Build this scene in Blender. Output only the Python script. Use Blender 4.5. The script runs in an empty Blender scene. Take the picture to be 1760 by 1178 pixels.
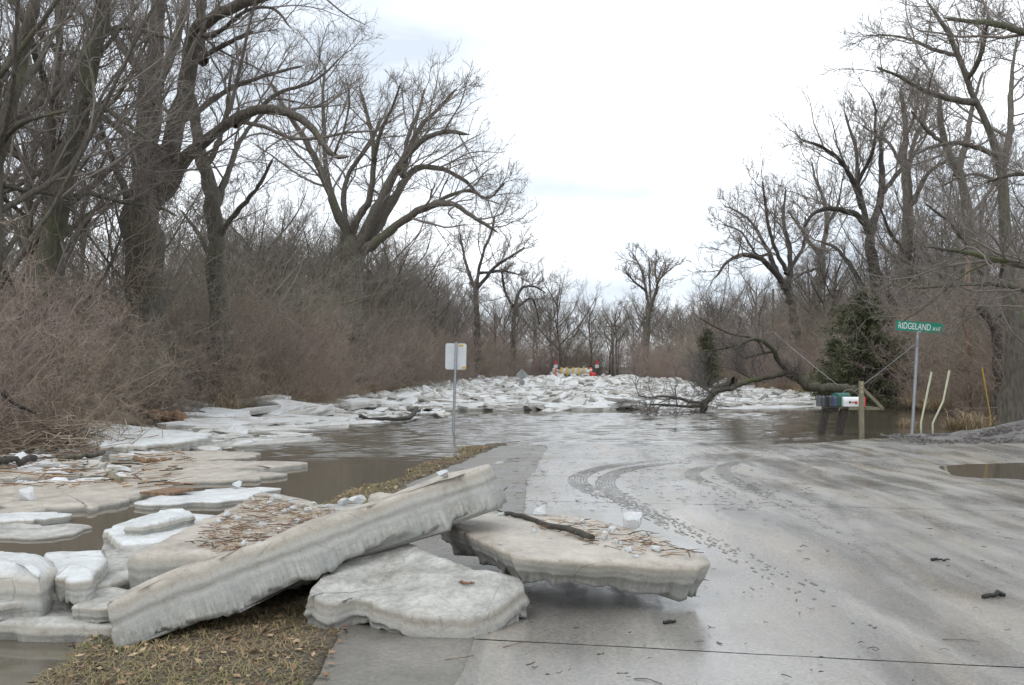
import bpy, math, random
import numpy as np
rng = np.random.default_rng(7); random.seed(7)
S = bpy.context.scene; COL = S.collection
# ------------------------------------------------------------------ camera
F_PX, W_PX, H_PX, HOR, EYE = 1800.0, 1760.0, 1178.0, 630.0, 1.6
PITCH = math.atan((HOR - H_PX / 2) / F_PX)
cd = bpy.data.cameras.new('camera'); cam = bpy.data.objects.new('camera', cd); COL.objects.link(cam)
cd.sensor_width = 36; cd.lens = 36 * F_PX / W_PX; cd.clip_start = .1; cd.clip_end = 3000
cam.location = (0, 0, EYE); cam.rotation_euler = (math.pi / 2 + PITCH, 0, 0); S.camera = cam
# ------------------------------------------------------------------ sky, sun, exposure
wd = bpy.data.worlds.new('World'); S.world = wd; wd.use_nodes = True
nt = wd.node_tree; nt.nodes.clear()
out = nt.nodes.new('ShaderNodeOutputWorld'); bg = nt.nodes.new('ShaderNodeBackground'); bg2 = nt.nodes.new('ShaderNodeBackground')
sky = nt.nodes.new('ShaderNodeTexSky'); sky.sky_type = 'NISHITA'; sky.sun_disc = False
SUN_EL, SUN_AZ = math.radians(48), math.radians(215)
sky.sun_elevation = SUN_EL; sky.sun_rotation = SUN_AZ
tc = nt.nodes.new('ShaderNodeTexCoord'); mp = nt.nodes.new('ShaderNodeMapping'); mp.inputs['Scale'].default_value = (1.5, 1.5, 5.2); mp.inputs['Location'].default_value = (.35, .2, .55)
nz = nt.nodes.new('ShaderNodeTexNoise'); nz.inputs['Scale'].default_value = 1.5; nz.inputs['Detail'].default_value = 5; nz.inputs['Roughness'].default_value = .5
cr = nt.nodes.new('ShaderNodeValToRGB'); cr.color_ramp.elements[0].position = .39; cr.color_ramp.elements[0].color = (.72, .80, .90, 1)
cr.color_ramp.elements[1].position = .57; cr.color_ramp.elements[1].color = (1.34, 1.40, 1.46, 1)
L = nt.links
L.new(tc.outputs['Generated'], mp.inputs[0]); L.new(mp.outputs[0], nz.inputs['Vector']); L.new(nz.outputs['Fac'], cr.inputs[0])
L.new(cr.outputs[0], bg.inputs[0]); bg.inputs[1].default_value = 1.0
L.new(sky.outputs[0], bg2.inputs[0]); bg2.inputs[1].default_value = .08
mx = nt.nodes.new('ShaderNodeMixShader'); mx.inputs[0].default_value = .94
L.new(bg2.outputs[0], mx.inputs[1]); L.new(bg.outputs[0], mx.inputs[2]); L.new(mx.outputs[0], out.inputs[0])
sl = bpy.data.lights.new('sun', 'SUN'); sl.energy = .7; sl.angle = math.radians(30); sl.color = (1, .96, .9)
so = bpy.data.objects.new('sun', sl); COL.objects.link(so)
so.rotation_euler = (math.pi / 2 - SUN_EL, 0, math.pi - SUN_AZ)
S.view_settings.view_transform = 'Standard'; S.view_settings.look = 'None'; S.view_settings.gamma = 1; S.view_settings.exposure = 0.2
S.view_settings.use_curve_mapping = False
S.cycles.max_bounces = 6; S.cycles.diffuse_bounces = 2; S.cycles.glossy_bounces = 3; S.cycles.transparent_max_bounces = 6
# ------------------------------------------------------------------ helpers
cP, sP = math.cos(PITCH), math.sin(PITCH)
def ray(px, py):
    a, b = (px - W_PX / 2) / F_PX, (H_PX / 2 - py) / F_PX
    return np.array((a, cP - b * sP, sP + b * cP))
def at(px, py, d):                       # photo position at distance d along the view axis (world y)
    r = ray(px, py); return np.array((0, 0, EYE)) + r * (d / r[1])
def on(px, py, z0=0., sx=0., sy=0., x0=0., y0=0.):   # photo position on the plane z = z0+sx(x-x0)+sy(y-y0)
    r = ray(px, py); t = (z0 - sx * x0 - sy * y0 - EYE) / (r[2] - sx * r[0] - sy * r[1])
    return np.array((0, 0, EYE)) + r * t
def nrm(v): return v / np.maximum(np.linalg.norm(v, axis=-1, keepdims=True), 1e-9)
def wav(x, y, seed=0, sc=1., octv=4, rough=.5):      # cheap smooth noise, about -1..1
    r = np.random.default_rng(seed); o = np.zeros(np.broadcast(x, y).shape); a = 1; tot = 0
    for k in range(octv):
        for q in range(3):
            th = r.uniform(0, 6.283); f = sc * 2 ** k * r.uniform(.7, 1.3); ph = r.uniform(0, 6.283)
            o += a * np.sin((x * math.cos(th) + y * math.sin(th)) * f + ph + 1.3 * np.sin((x * math.sin(th) - y * math.cos(th)) * f * .6 + ph))
        tot += a * 1.8; a *= rough
    return o / tot
def mesh(name, V, quads=None, tris=None, smooth=True, attrs=None):
    me = bpy.data.meshes.new(name); V = np.asarray(V, np.float32).reshape(-1, 3)
    q = np.zeros((0, 4), np.int32) if quads is None else np.asarray(quads, np.int32).reshape(-1, 4)
    t = np.zeros((0, 3), np.int32) if tris is None else np.asarray(tris, np.int32).reshape(-1, 3)
    me.vertices.add(len(V)); me.vertices.foreach_set('co', V.ravel())
    lo = np.concatenate((q.ravel(), t.ravel())); me.loops.add(len(lo)); me.loops.foreach_set('vertex_index', lo)
    st = np.concatenate((np.arange(len(q)) * 4, len(q) * 4 + np.arange(len(t)) * 3)).astype(np.int32)
    me.polygons.add(len(st)); me.polygons.foreach_set('loop_start', st)
    me.polygons.foreach_set('use_smooth', np.full(len(st), smooth, bool))
    for k, v in (attrs or {}).items():
        a = me.attributes.new(k, 'FLOAT', 'POINT'); a.data.foreach_set('value', np.asarray(v, np.float32).ravel())
    me.update(calc_edges=True); me.validate(); return me
def obj(name, me, mat=None, parent=None, loc=None):
    o = bpy.data.objects.new(name, me); COL.objects.link(o)
    if mat and me and not me.materials: me.materials.append(mat)
    if parent: o.parent = parent
    if loc is not None: o.location = loc
    return o
def tag(o, label, cat, group=None):
    o['label'] = label; o['category'] = cat
    if group: o['group'] = group
    return o
def thing(name, label, cat, loc=(0, 0, 0), group=None, rz=0, sc=1):
    o = bpy.data.objects.new(name, None); COL.objects.link(o); o.location = loc; o.rotation_euler = (0, 0, rz)
    o.scale = (sc, sc, sc) if np.isscalar(sc) else sc
    return tag(o, label, cat, group)
def kind(o, k, label=None):
    o['kind'] = k
    if label: o['label'] = label
    return o
def copy_tree(o, parent=None):
    c = o.copy(); COL.objects.link(c); c.parent = parent
    for ch in o.children: copy_tree(ch, c)
    return c
class MB:                                 # collects pieces of ONE mesh
    def __init__(s): s.v = []; s.q = []; s.t = []; s.n = 0
    def add(s, V, q=None, t=None):
        V = np.asarray(V, float).reshape(-1, 3); s.v.append(V)
        if q is not None and len(q): s.q.append(np.asarray(q).reshape(-1, 4) + s.n)
        if t is not None and len(t): s.t.append(np.asarray(t).reshape(-1, 3) + s.n)
        s.n += len(V); return s
    def box(s, c, size, rot=None):
        h = np.array(size) / 2; V = np.array([(x, y, z) for x in (-1, 1) for y in (-1, 1) for z in (-1, 1)]) * h
        if rot is not None: V = V @ np.array(rot).T
        return s.add(V + np.array(c), [(0, 1, 3, 2), (4, 6, 7, 5), (0, 4, 5, 1), (2, 3, 7, 6), (0, 2, 6, 4), (1, 5, 7, 3)])
    def tube(s, pts, rad, k=8, cap=True):
        pts = np.asarray(pts, float); rad = np.broadcast_to(np.asarray(rad, float), (len(pts),))
        V, q, t = tubes(pts[None], rad[None], k, False); n = len(V)
        if cap:
            V = np.concatenate((V, pts[:1], pts[-1:])); b = (len(pts) - 1) * k
            t = [(n, (i + 1) % k, i) for i in range(k)] + [(n + 1, b + i, b + (i + 1) % k) for i in range(k)]
        return s.add(V, q, t)
    def build(s, name, mat=None, parent=None, smooth=False, loc=None):
        return obj(name, mesh(name, np.concatenate(s.v), np.concatenate(s.q) if s.q else None, np.concatenate(s.t) if s.t else None, smooth), mat, parent, loc)
def tubes(P, R, K=4, tip=True):           # P (N,S,3), R (N,S): N tapering tubes in one go
    N, M, _ = P.shape
    T = nrm(np.gradient(P, axis=1)); ref = nrm(np.cross(nrm(P[:, -1] - P[:, 0] + 1e-6), nrm(rng.normal(size=(N, 3)))))[:, None, :]
    U = nrm(ref - (ref * T).sum(-1, keepdims=True) * T); Vv = np.cross(T, U)
    m = M - 1 if tip else M
    a = np.arange(K) * 2 * math.pi / K
    ring = P[:, :m, None, :] + R[:, :m, None, None] * (np.cos(a)[None, None, :, None] * U[:, :m, None, :] + np.sin(a)[None, None, :, None] * Vv[:, :m, None, :])
    vp = m * K + (1 if tip else 0)
    verts = ring.reshape(N, m * K, 3)
    if tip: verts = np.concatenate((verts, P[:, -1:, :]), axis=1)
    i = np.arange(K); j = (i + 1) % K
    q = np.concatenate([np.stack((r * K + i, r * K + j, (r + 1) * K + j, (r + 1) * K + i), -1) for r in range(m - 1)]) if m > 1 else np.zeros((0, 4), int)
    off = (np.arange(N) * vp)[:, None, None]
    Q = (q[None] + off).reshape(-1, 4); t = None
    if tip: t = (np.stack(((m - 1) * K + i, (m - 1) * K + j, np.full(K, m * K)), -1)[None] + off).reshape(-1, 3)
    return verts.reshape(-1, 3), Q, t
def sprout(P, R, n, S_, lf, ang, t0=.2, up=.1, trop=.05, wig=.12, rr=.6, rmin=.004, lr=.012, flat=0., lmin=.15):
    N, M, _ = P.shape; plen = np.linalg.norm(np.diff(P, axis=1), axis=-1).sum(1)
    t = t0 + (1 - t0) * (np.arange(n)[None] + rng.uniform(.05, .95, (N, n))) / n * .985
    f = t * (M - 1); i0 = np.minimum(f.astype(int), M - 2); fr = (f - i0)[..., None]; ar = np.arange(N)[:, None]
    A = P[ar, i0]; B = P[ar, i0 + 1]; start = A + (B - A) * fr; tan = nrm(B - A)
    r0 = R[ar, i0] * (1 - fr[..., 0]) + R[ar, i0 + 1] * fr[..., 0]
    rnd = nrm(rng.normal(size=(N, n, 3)) * (1, 1, 1 - flat)); per = nrm(rnd - (rnd * tan).sum(-1, keepdims=True) * tan)
    th = np.radians(rng.uniform(ang[0], ang[1], (N, n)))[..., None]
    d = nrm(np.cos(th) * tan + np.sin(th) * per + np.array((0, 0, up)))
    ln = np.maximum(plen[:, None] * lf * (1.1 - .6 * t) * rng.uniform(.55, 1.3, (N, n)), lmin)
    rad = np.maximum(np.minimum(r0 * rr, ln * lr), rmin)
    start, d, ln, rad = start.reshape(-1, 3), d.reshape(-1, 3), ln.ravel(), rad.ravel()
    pts = [start]; st = ln[:, None] / S_; p = start
    for s in range(S_):
        d = nrm(d + wig * rng.normal(size=d.shape) + np.array((0, 0, trop))); p = p + d * st; pts.append(p)
    Pn = np.stack(pts, 1); Rn = rad[:, None] * np.linspace(1, .35, S_ + 1)[None]
    return Pn, np.maximum(Rn, rmin * .6)
def smooth_line(pts, n):                  # Catmull-Rom through pts
    p = np.asarray(pts, float)
    if len(p) > 2:
        sg = np.linalg.norm(np.diff(p, axis=0), axis=1); cu = np.concatenate(([0], np.cumsum(sg))); ue = np.linspace(0, cu[-1], max(len(p), 5)); p = np.column_stack([np.interp(ue, cu, p[:, i]) for i in range(3)]) if sg.min() < .25 * sg.max() else p
    p = np.concatenate((2 * p[:1] - p[1:2], p, 2 * p[-1:] - p[-2:-1]))
    out_ = []; m = len(p) - 3
    for u in np.linspace(0, m - 1e-6, n):
        i = int(u); f = u - i; a, b, c, d = p[i:i + 4]
        out_.append(.5 * (2 * b + (c - a) * f + (2 * a - 5 * b + 4 * c - d) * f * f + (3 * b - a - 3 * c + d) * f ** 3))
    return np.array(out_)
# ------------------------------------------------------------------ materials
class NT:
    def __init__(s, name, **kw):
        s.m = bpy.data.materials.new(name); s.m.use_nodes = True; s.t = s.m.node_tree; s.b = s.t.nodes['Principled BSDF']
        for k, v in kw.items(): s.set(k, v)
    def set(s, k, v):
        i = s.b.inputs[k.replace('_', ' ')]
        if hasattr(v, 'is_output'): s.t.links.new(v, i)
        else: i.default_value = (*v, 1) if isinstance(v, tuple) and len(v) == 3 and i.type == 'RGBA' else v
    def n(s, typ, **ins):
        o = s.t.nodes.new('ShaderNode' + typ)
        for k, v in ins.items():
            if k.startswith('p_'): setattr(o, k[2:], v); continue
            i = o.inputs[int(k[1:])] if k[0] == 'i' and k[1:].isdigit() else o.inputs[k.replace('_', ' ')]
            if hasattr(v, 'is_output'): s.t.links.new(v, i)
            else: i.default_value = (*v, 1) if isinstance(v, tuple) and len(v) == 3 and i.type == 'RGBA' else v
        return o
    def coord(s, scale=(1, 1, 1), which='Object', rot=(0, 0, 0)):
        c = s.n('TexCoord').outputs[which] if which != 'Position' else s.n('NewGeometry').outputs['Position']
        m = s.n('Mapping'); s.t.links.new(c, m.inputs[0]); m.inputs['Scale'].default_value = scale; m.inputs['Rotation'].default_value = rot; return m.outputs[0]
    def noise(s, vec, scale, detail=4, rough=.55, dist=0.):
        return s.n('TexNoise', Vector=vec, Scale=scale, Detail=detail, Roughness=rough, Distortion=dist).outputs['Fac']
    def ramp(s, fac, stops):
        r = s.n('ValToRGB'); s.t.links.new(fac, r.inputs[0]); e = r.color_ramp.elements
        while len(e) < len(stops): e.new(.5)
        for a, (p, c) in zip(e, stops): a.position = p; a.color = (*(c if isinstance(c, tuple) else (c, c, c)), 1)
        return r.outputs[0]
    def mix(s, f, a, b, mode='MIX'):
        m = s.n('MixRGB', p_blend_type=mode); 
        for i, v in enumerate((f, a, b)):
            if hasattr(v, 'is_output'): s.t.links.new(v, m.inputs[i])
            else: m.inputs[i].default_value = v if i == 0 else (*v, 1)
        return m.outputs[0]
    def math(s, op, a, b=0., c=0.):
        m = s.n('Math', p_operation=op)
        for i, v in enumerate((a, b, c)):
            if hasattr(v, 'is_output'): s.t.links.new(v, m.inputs[i])
            else: m.inputs[i].default_value = v
        return m.outputs[0]
    def attr(s, name): return s.n('Attribute', p_attribute_name=name).outputs['Fac']
    def bump(s, h, strength=.5, dist=.02, prev=None):
        b = s.n('Bump', Height=h, Strength=strength, Distance=dist)
        if prev: s.t.links.new(prev, b.inputs['Normal'])
        s.set('Normal', b.outputs[0]); return b.outputs[0]
def mat_bark(name, a, b, moss=.35, sc=6):
    m = NT(name, Roughness=.9); v = m.coord((sc, sc, sc * .25)); n = m.noise(v, 2.5, 5); big = m.noise(m.coord(), .6, 3)
    c = m.ramp(n, [(.3, a), (.7, b)]); ms = m.ramp(big, [(.52, 0.), (.68, moss)])
    m.set('Base Color', m.mix(ms, c, (.10, .115, .045))); m.bump(n, .8, .03); return m.m
def mat_twig(name, a, b):
    m = NT(name, Roughness=.85); n = m.noise(m.coord(), 1.3, 3); m.set('Base Color', m.ramp(n, [(.3, a), (.7, b)])); return m.m
def mat_plain(name, c, rough=.5, metal=0., var=.25, sc=8):
    m = NT(name, Roughness=rough, Metallic=metal); n = m.noise(m.coord(), sc, 4)
    m.set('Base Color', m.ramp(n, [(.25, tuple(x * (1 - var) for x in c)), (.75, tuple(min(1, x * (1 + var * .5)) for x in c))])); return m.m
def mat_ice(name, top_a, top_b, side=.76, sss=.12):
    m = NT(name, Roughness=.38, IOR=1.31)
    tz, pu, tp = m.attr('tz'), m.attr('pu'), m.attr('top'); v = m.coord()
    big = m.noise(v, 2.2, 5); wob = m.math('ADD', tz, m.math('MULTIPLY', m.math('SUBTRACT', big, .5), .35))
    k = side
    c = m.ramp(wob, [(0, (.46 * k, .45 * k, .42 * k)), (.25, (.56 * k, .55 * k, .51 * k)), (.40, (.42 * k, .415 * k, .385 * k)), (.5, (.60 * k, .59 * k, .55 * k)), (.62, (.45 * k, .435 * k, .395 * k)), (.72, (.60 * k, .575 * k, .52 * k)), (.86, (.50 * k, .46 * k, .39 * k)), (1, (.60 * k, .55 * k, .465 * k))])
    cv = m.n('CombineXYZ', X=m.math('MULTIPLY', pu, 42), Y=m.math('MULTIPLY', tz, 1.6)).outputs[0]
    colm = m.noise(cv, 1., 5, .65); low = m.ramp(m.math('ADD', tz, m.math('MULTIPLY', m.math('SUBTRACT', big, .5), .5)), [(.12, 1.), (.5, .15)])
    c = m.mix(m.math('MULTIPLY', low, .8), c, m.ramp(colm, [(.30, (.28, .28, .27)), (.5, (.52, .52, .51)), (.70, (.74, .74, .72))]), 'OVERLAY')
    t1 = m.noise(v, 4.5, 7, .65); t2 = m.noise(v, 26, 5, .7)
    tc_ = m.mix(.35, m.ramp(t1, [(.33, top_a), (.64, top_b)]), m.ramp(t2, [(.35, top_a), (.62, top_b)]))
    c = m.mix(tp, c, tc_)
    gr = m.noise(v, 60, 4, .7); c = m.mix(m.ramp(gr, [(.64, 0.), (.69, .8)]), c, (.11, .08, .055)); g2 = m.noise(v, 7, 6, .75); c = m.mix(m.ramp(g2, [(.56, 0.), (.72, .55)]), c, (.23, .185, .13))
    vo = m.n('TexVoronoi', p_feature='DISTANCE_TO_EDGE', Vector=m.mix(.06, v, m.n('TexNoise', Vector=v, Scale=5.).outputs['Color']), Scale=3.2).outputs['Distance']; c = m.mix(m.math('MULTIPLY', m.ramp(vo, [(.0, .55), (.014, 0.)]), m.ramp(big, [(.48, 0.), (.56, 1.)])), c, (.20, .19, .17))
    c = m.mix(m.math('MULTIPLY', m.ramp(m.noise(v, 3.1, 5, .6), [(.45, 0.), (.62, .6)]), m.ramp(tz, [(.1, 1.), (.6, 0.)])), c, (.27, .28, .265))
    m.set('Base Color', c); m.set('Subsurface Weight', sss); m.b.inputs['Subsurface Radius'].default_value = (.9, 1, 1); m.b.inputs['Subsurface Scale'].default_value = .05
    m.set('Roughness', m.mix(tp, m.ramp(t1, [(.3, .10), (.7, .34)]), m.ramp(t1, [(.3, .28), (.7, .62)])))
    b1 = m.bump(m.mix(tp, colm, t1), .5, .02); m.bump(t2, .6, .014, b1); return m.m
def mat_floe():
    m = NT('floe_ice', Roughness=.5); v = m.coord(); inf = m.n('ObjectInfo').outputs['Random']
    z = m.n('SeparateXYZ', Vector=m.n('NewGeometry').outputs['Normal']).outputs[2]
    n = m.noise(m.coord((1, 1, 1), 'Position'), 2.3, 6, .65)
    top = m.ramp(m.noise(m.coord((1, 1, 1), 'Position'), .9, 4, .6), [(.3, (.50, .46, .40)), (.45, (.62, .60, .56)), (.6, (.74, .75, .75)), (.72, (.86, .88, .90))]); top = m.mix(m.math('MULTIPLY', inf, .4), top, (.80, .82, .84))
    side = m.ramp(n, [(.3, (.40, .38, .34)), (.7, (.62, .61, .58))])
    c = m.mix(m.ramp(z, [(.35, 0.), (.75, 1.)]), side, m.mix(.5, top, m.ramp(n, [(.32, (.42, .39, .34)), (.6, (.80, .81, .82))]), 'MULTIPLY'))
    sp = m.noise(m.coord((1, 1, 1), 'Position'), 13, 5, .7); c = m.mix(m.ramp(sp, [(.56, 0.), (.68, .6)]), c, (.26, .22, .17)); m.set('Base Color', c); m.bump(sp, .5, .05); return m.m
def build_materials():
    M = {}
    M['bark'] = mat_bark('bark_grey', (.06, .052, .043), (.155, .135, .11)); M['bark_dark'] = mat_bark('bark_dark', (.032, .028, .025), (.085, .074, .064), .2)
    M['bark_moss'] = mat_bark('bark_mossy', (.05, .045, .035), (.125, .115, .08), .85)
    M['twig'] = mat_twig('twig_brown', (.14, .12, .102), (.25, .217, .19)); M['twig_far'] = mat_twig('twig_far', (.12, .105, .095), (.18, .16, .15))
    M['shrub_red'] = mat_twig('shrub_red', (.222, .162, .142), (.385, .305, .268)); M['shrub_brown'] = mat_twig('shrub_brown', (.225, .175, .13), (.39, .315, .24))
    M['shrub_olive'] = mat_twig('shrub_olive', (.17, .155, .115), (.28, .255, .20))
    M['ice_dirty'] = mat_ice('ice_dirty', (.29, .25, .205), (.54, .495, .43)); M['ice_grey'] = mat_ice('ice_grey', (.20, .19, .165), (.56, .55, .515), .76)
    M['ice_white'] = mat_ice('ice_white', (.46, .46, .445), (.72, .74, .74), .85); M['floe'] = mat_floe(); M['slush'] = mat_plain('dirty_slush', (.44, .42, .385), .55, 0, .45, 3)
    m = NT('clear_ice', Roughness=.12, IOR=1.31, Base_Color=(.90, .92, .92)); m.set('Transmission Weight', .45); n = m.noise(m.coord(), 14, 4); m.bump(n, .5, .02); m.set('Subsurface Weight', .2); M['chunk'] = m.m
    # wet concrete
    m = NT('wet_concrete'); p = m.coord((1, 1, 1), 'Position'); st = m.coord((2.0, .32, 1), 'Position', (0, 0, .12))
    a = m.noise(p, .35, 5, .6); b = m.noise(st, 1.1, 6, .62, .6); g = m.noise(p, 55, 4, .7)
    c = m.ramp(b, [(.3, (.17, .16, .148)), (.5, (.235, .222, .203)), (.7, (.33, .308, .275))]); silt = m.noise(m.coord((1.5, .4, 1), 'Position', (0, 0, .2)), .7, 6, .65, .8); c = m.mix(m.ramp(silt, [(.48, 0.), (.66, .7)]), c, (.30, .255, .20)); c = m.mix(.8, c, m.ramp(g, [(.3, (.28, .28, .28)), (.7, (.72, .72, .71))]), 'OVERLAY')
    m.set('Base Color', c); wet = m.math('ADD', m.math('MULTIPLY', a, .55), m.math('MULTIPLY', b, .45))
    m.set('Roughness', m.ramp(wet, [(.38, .09), (.49, .24), (.60, .55)])); m.set('Specular IOR Level', .6)
    bb = m.bump(g, .16, .006); m.bump(b, .12, .02, bb); M['road'] = m.m
    m = NT('wet_shoulder', Roughness=.5); p = m.coord((1, 1, 1), 'Position'); g = m.noise(p, 40, 5, .75); a = m.noise(p, 1.2, 5)
    m.set('Base Color', m.mix(.6, m.ramp(a, [(.3, (.13, .12, .105)), (.7, (.24, .225, .20))]), m.ramp(g, [(.3, (.2, .2, .2)), (.72, (.75, .74, .7))]), 'OVERLAY')); m.set('Roughness', m.ramp(a, [(.4, .22), (.6, .6)])); m.bump(g, .6, .015); M['shoulder'] = m.m
    M['mud'] = mat_plain('mud', (.085, .075, .062), .7, 0, .4, 20); M['print'] = mat_plain('mud_print', (.17, .157, .138), .42, 0, .35, 20); M['bed'] = mat_plain('joint_mud', (.055, .05, .045), .6)
    # terrain
    m = NT('leaf_litter', Roughness=.9); p = m.coord((1, 1, 1), 'Position'); g = m.noise(p, 14, 6, .7); a = m.noise(p, .8, 5)
    m.set('Base Color', m.mix(.55, m.ramp(a, [(.3, (.075, .06, .045)), (.7, (.16, .13, .095))]), m.ramp(g, [(.3, (.05, .04, .03)), (.55, (.14, .115, .08)), (.75, (.24, .19, .13))]))); m.bump(g, .9, .06); M['ground'] = m.m
    # flood water: murky, calm in the lee and wind-ruffled in the open
    m = NT('flood_water', Base_Color=(.115, .10, .074), Roughness=.035, IOR=1.333); p = m.n('NewGeometry').outputs['Position']
    w1 = m.noise(m.coord((1.0, 3.0, 1), 'Position', (0, 0, .25)), 2.2, 5, .6, .4); w2 = m.noise(m.coord((1.2, 3.2, 1), 'Position', (0, 0, -.2)), 7.5, 4, .6)
    h = m.math('ADD', m.math('MULTIPLY', w1, .65), m.math('MULTIPLY', w2, .35)); m.bump(h, .03, .03); M['water'] = m.m
    m = NT('dead_grass', Roughness=.85); r = m.attr('ci'); m.set('Base Color', m.ramp(r, [(0, (.20, .14, .075)), (.35, (.30, .23, .12)), (.6, (.19, .19, .065)), (.85, (.13, .15, .045)), (1, (.40, .33, .22))])); M['grass'] = m.m
    m = NT('straw', Roughness=.8); r = m.attr('ci'); m.set('Base Color', m.ramp(r, [(0, (.22, .155, .09)), (.5, (.33, .25, .15)), (1, (.46, .37, .24))])); M['straw'] = m.m
    m = NT('reeds', Roughness=.8); r = m.attr('ci'); m.set('Base Color', m.ramp(r, [(0, (.05, .035, .026)), (.35, (.17, .10, .06)), (.7, (.32, .20, .115)), (1, (.50, .38, .24))])); M['reeds'] = m.m
    m = NT('cedar', Roughness=.8); r = m.attr('ci'); m.set('Base Color', m.ramp(r, [(0, (.05, .06, .034)), (.5, (.105, .112, .058)), (.8, (.15, .15, .08)), (1, (.24, .18, .10))])); M['cedar'] = m.m
    M['steel'] = mat_plain('galvanised_steel', (.38, .40, .42), .45, .6, .2, 12); M['panel_back'] = mat_plain('sign_aluminium', (.60, .62, .63), .42, .35, .12, 5)
    M['grey_panel'] = mat_plain('dull_aluminium', (.30, .31, .31), .6, .2, .15, 5)
    M['green_sign'] = mat_plain('sign_green', (.0, .24, .155), .4, 0, .1); M['white'] = mat_plain('white_paint', (.80, .80, .80), .4, 0, .06); M['yellow'] = mat_plain('yellow_paint', (.55, .37, .06), .5, 0, .15)
    M['red'] = mat_plain('red_paint', (.62, .03, .03), .45, 0, .15); M['orange'] = mat_plain('orange_plastic', (.80, .10, .03), .45, 0, .1)
    M['post'] = mat_bark('weathered_post', (.028, .023, .02), (.075, .06, .05), .0, 10); M['timber'] = mat_bark('treated_timber', (.17, .15, .10), (.27, .24, .17), .3, 8); M['pole'] = mat_bark('utility_pole', (.16, .10, .07), (.28, .19, .14), 0, 5)
    M['wood_orange'] = mat_bark('split_wood', (.11, .065, .04), (.30, .19, .11), 0, 8); M['black'] = mat_plain('charred_wood', (.022, .02, .018), .6)
    M['box_grey'] = mat_plain('mailbox_grey', (.16, .17, .18), .4, .4, .2); M['box_dark'] = mat_plain('mailbox_dark', (.05, .052, .055), .4, .2); M['box_blue'] = mat_plain('mailbox_blue', (.07, .09, .19), .4, .1); M['box_green'] = mat_plain('mailbox_green', (.04, .15, .12), .45); M['stake_lime'] = mat_plain('stake_lime', (.60, .62, .44), .5, 0, .15)
    M['wire'] = mat_plain('wire', (.30, .30, .30), .5, .5); M['stone'] = mat_plain('wet_stone', (.17, .155, .145), .55, 0, .5, 3); M['number'] = mat_plain('number_gold', (.62, .52, .26), .5, 0, .1)
    return M
M = build_materials()
# ------------------------------------------------------------------ the setting: terrain, water, road
XL = np.array([(-30, -7), (10, -8), (19, -9.4), (26, -10.5), (38, -8.6), (67, -7.4), (100, -4.5), (125, .5), (140, 4.5), (150, 8)])
XR = np.array([(-30, 60), (20, 60), (22, 14.5), (28, 12.6), (34, 13.5), (48, 16), (80, 16), (110, 15), (125, 14), (140, 12.5), (150, 8)])
def xl(y): return np.interp(y, XL[:, 0], XL[:, 1])
def xr(y): return np.interp(y, XR[:, 0], XR[:, 1])
GE = np.array([(-6, -.6), (5, -.95), (9, -1.2), (14, -1.45), (20.6, -.35), (23, .2)])       # verge/shoulder line
CE = np.array([(-6, -.5), (5, -.3), (11.5, .14), (14.4, .2), (20, .66), (26, 1.0)])           # concrete edge
def sst(a, b, x): t = np.clip((x - a) / (b - a), 0, 1); return t * t * (3 - 2 * t)
def road_z(x, y): return -.075 * np.exp(-((x - 9.) / 2.6) ** 2 - ((y - 15.6) / 1.9) ** 2) * (1 + .3 * wav(x, y, 4, 1.6, 3)) + .045 - .030 * sst(9, 20, y) - .27 * sst(19.5, 34, y) + .006 * wav(x, y, 3, .9, 3) + .02 * sst(3.5, 9, x) * sst(8, 22, y) + .05 * sst(6, 11, x) * sst(18, 22, y) * (1 - sst(22, 25, y))
def ground_z(x, y):
    z = np.full(np.broadcast(x, y).shape, -.4)
    lb = sst(0, 4, xl(y) - x); rb = sst(0, 4, x - xr(y)); far = sst(140, 150, y)
    bank = np.maximum(np.maximum(lb, rb), far)
    z = z + bank * (.85 + .25 * wav(x, y, 5, .35, 4)) + .02 * np.clip(np.maximum(xl(y) - x, x - xr(y)), 0, 60) * (1 - far)
    near = sst(-2.95, -2.35, x - .25 * wav(x, y, 9, 2., 3) - np.interp(y, [0, 6, 8, 13, 20.6, 23], [.1, 0, .25, .5, 1.6, 2.2])) * (1 - sst(21, 25, y))
    z = np.maximum(z, -.4 + near * (.435 + .025 * wav(x, y, 11, 3., 3)))
    z = np.where((x > np.interp(y, GE[:, 0], GE[:, 1]) + .05) & (y < 26) & (x < xr(y)), np.minimum(z, -.12), z)
    rd = sst(100, 128, y) * sst(0, 3, x - xl(y)) * sst(0, 3, xr(y) - x); return np.maximum(z, -.4 + rd * .85)
def grid(xs, ys, fn):
    X, Y = np.meshgrid(xs, ys); V = np.stack((X, Y, fn(X, Y)), -1).reshape(-1, 3); n, k = len(ys), len(xs)
    i = (np.arange(n - 1)[:, None] * k + np.arange(k - 1)[None]).ravel(); return V, np.stack((i, i + 1, i + k + 1, i + k), -1)
xs = np.concatenate((np.linspace(-900, -60, 16), np.linspace(-55, -13, 30), np.linspace(-12, 4, 90), np.linspace(4.5, 30, 52), np.linspace(32, 60, 15), np.linspace(70, 900, 16)))
ys = np.concatenate((np.linspace(-60, 2, 18), np.linspace(2.4, 26, 150), np.linspace(26.5, 60, 68), np.linspace(61, 160, 80), np.linspace(170, 1500, 25)))
V, Q = grid(xs, ys, ground_z); kind(obj('ground', mesh('ground', V, Q), M['ground']), 'structure')
def ruffle(x, y):
    yy = y + 1.6 * wav(x * .5, y, 61, .5, 3); a = sst(17.3, 20.5, yy) * (1 - sst(33.5, 38, yy)) * (1 - .8 * sst(4.5, 8.5, x + 1.2 * wav(x, y, 62, .6, 3) - (y - 26) * .25)); return np.maximum(a * (.75 + .35 * wav(x * .4, y, 63, .9, 3)), .02)
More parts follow.
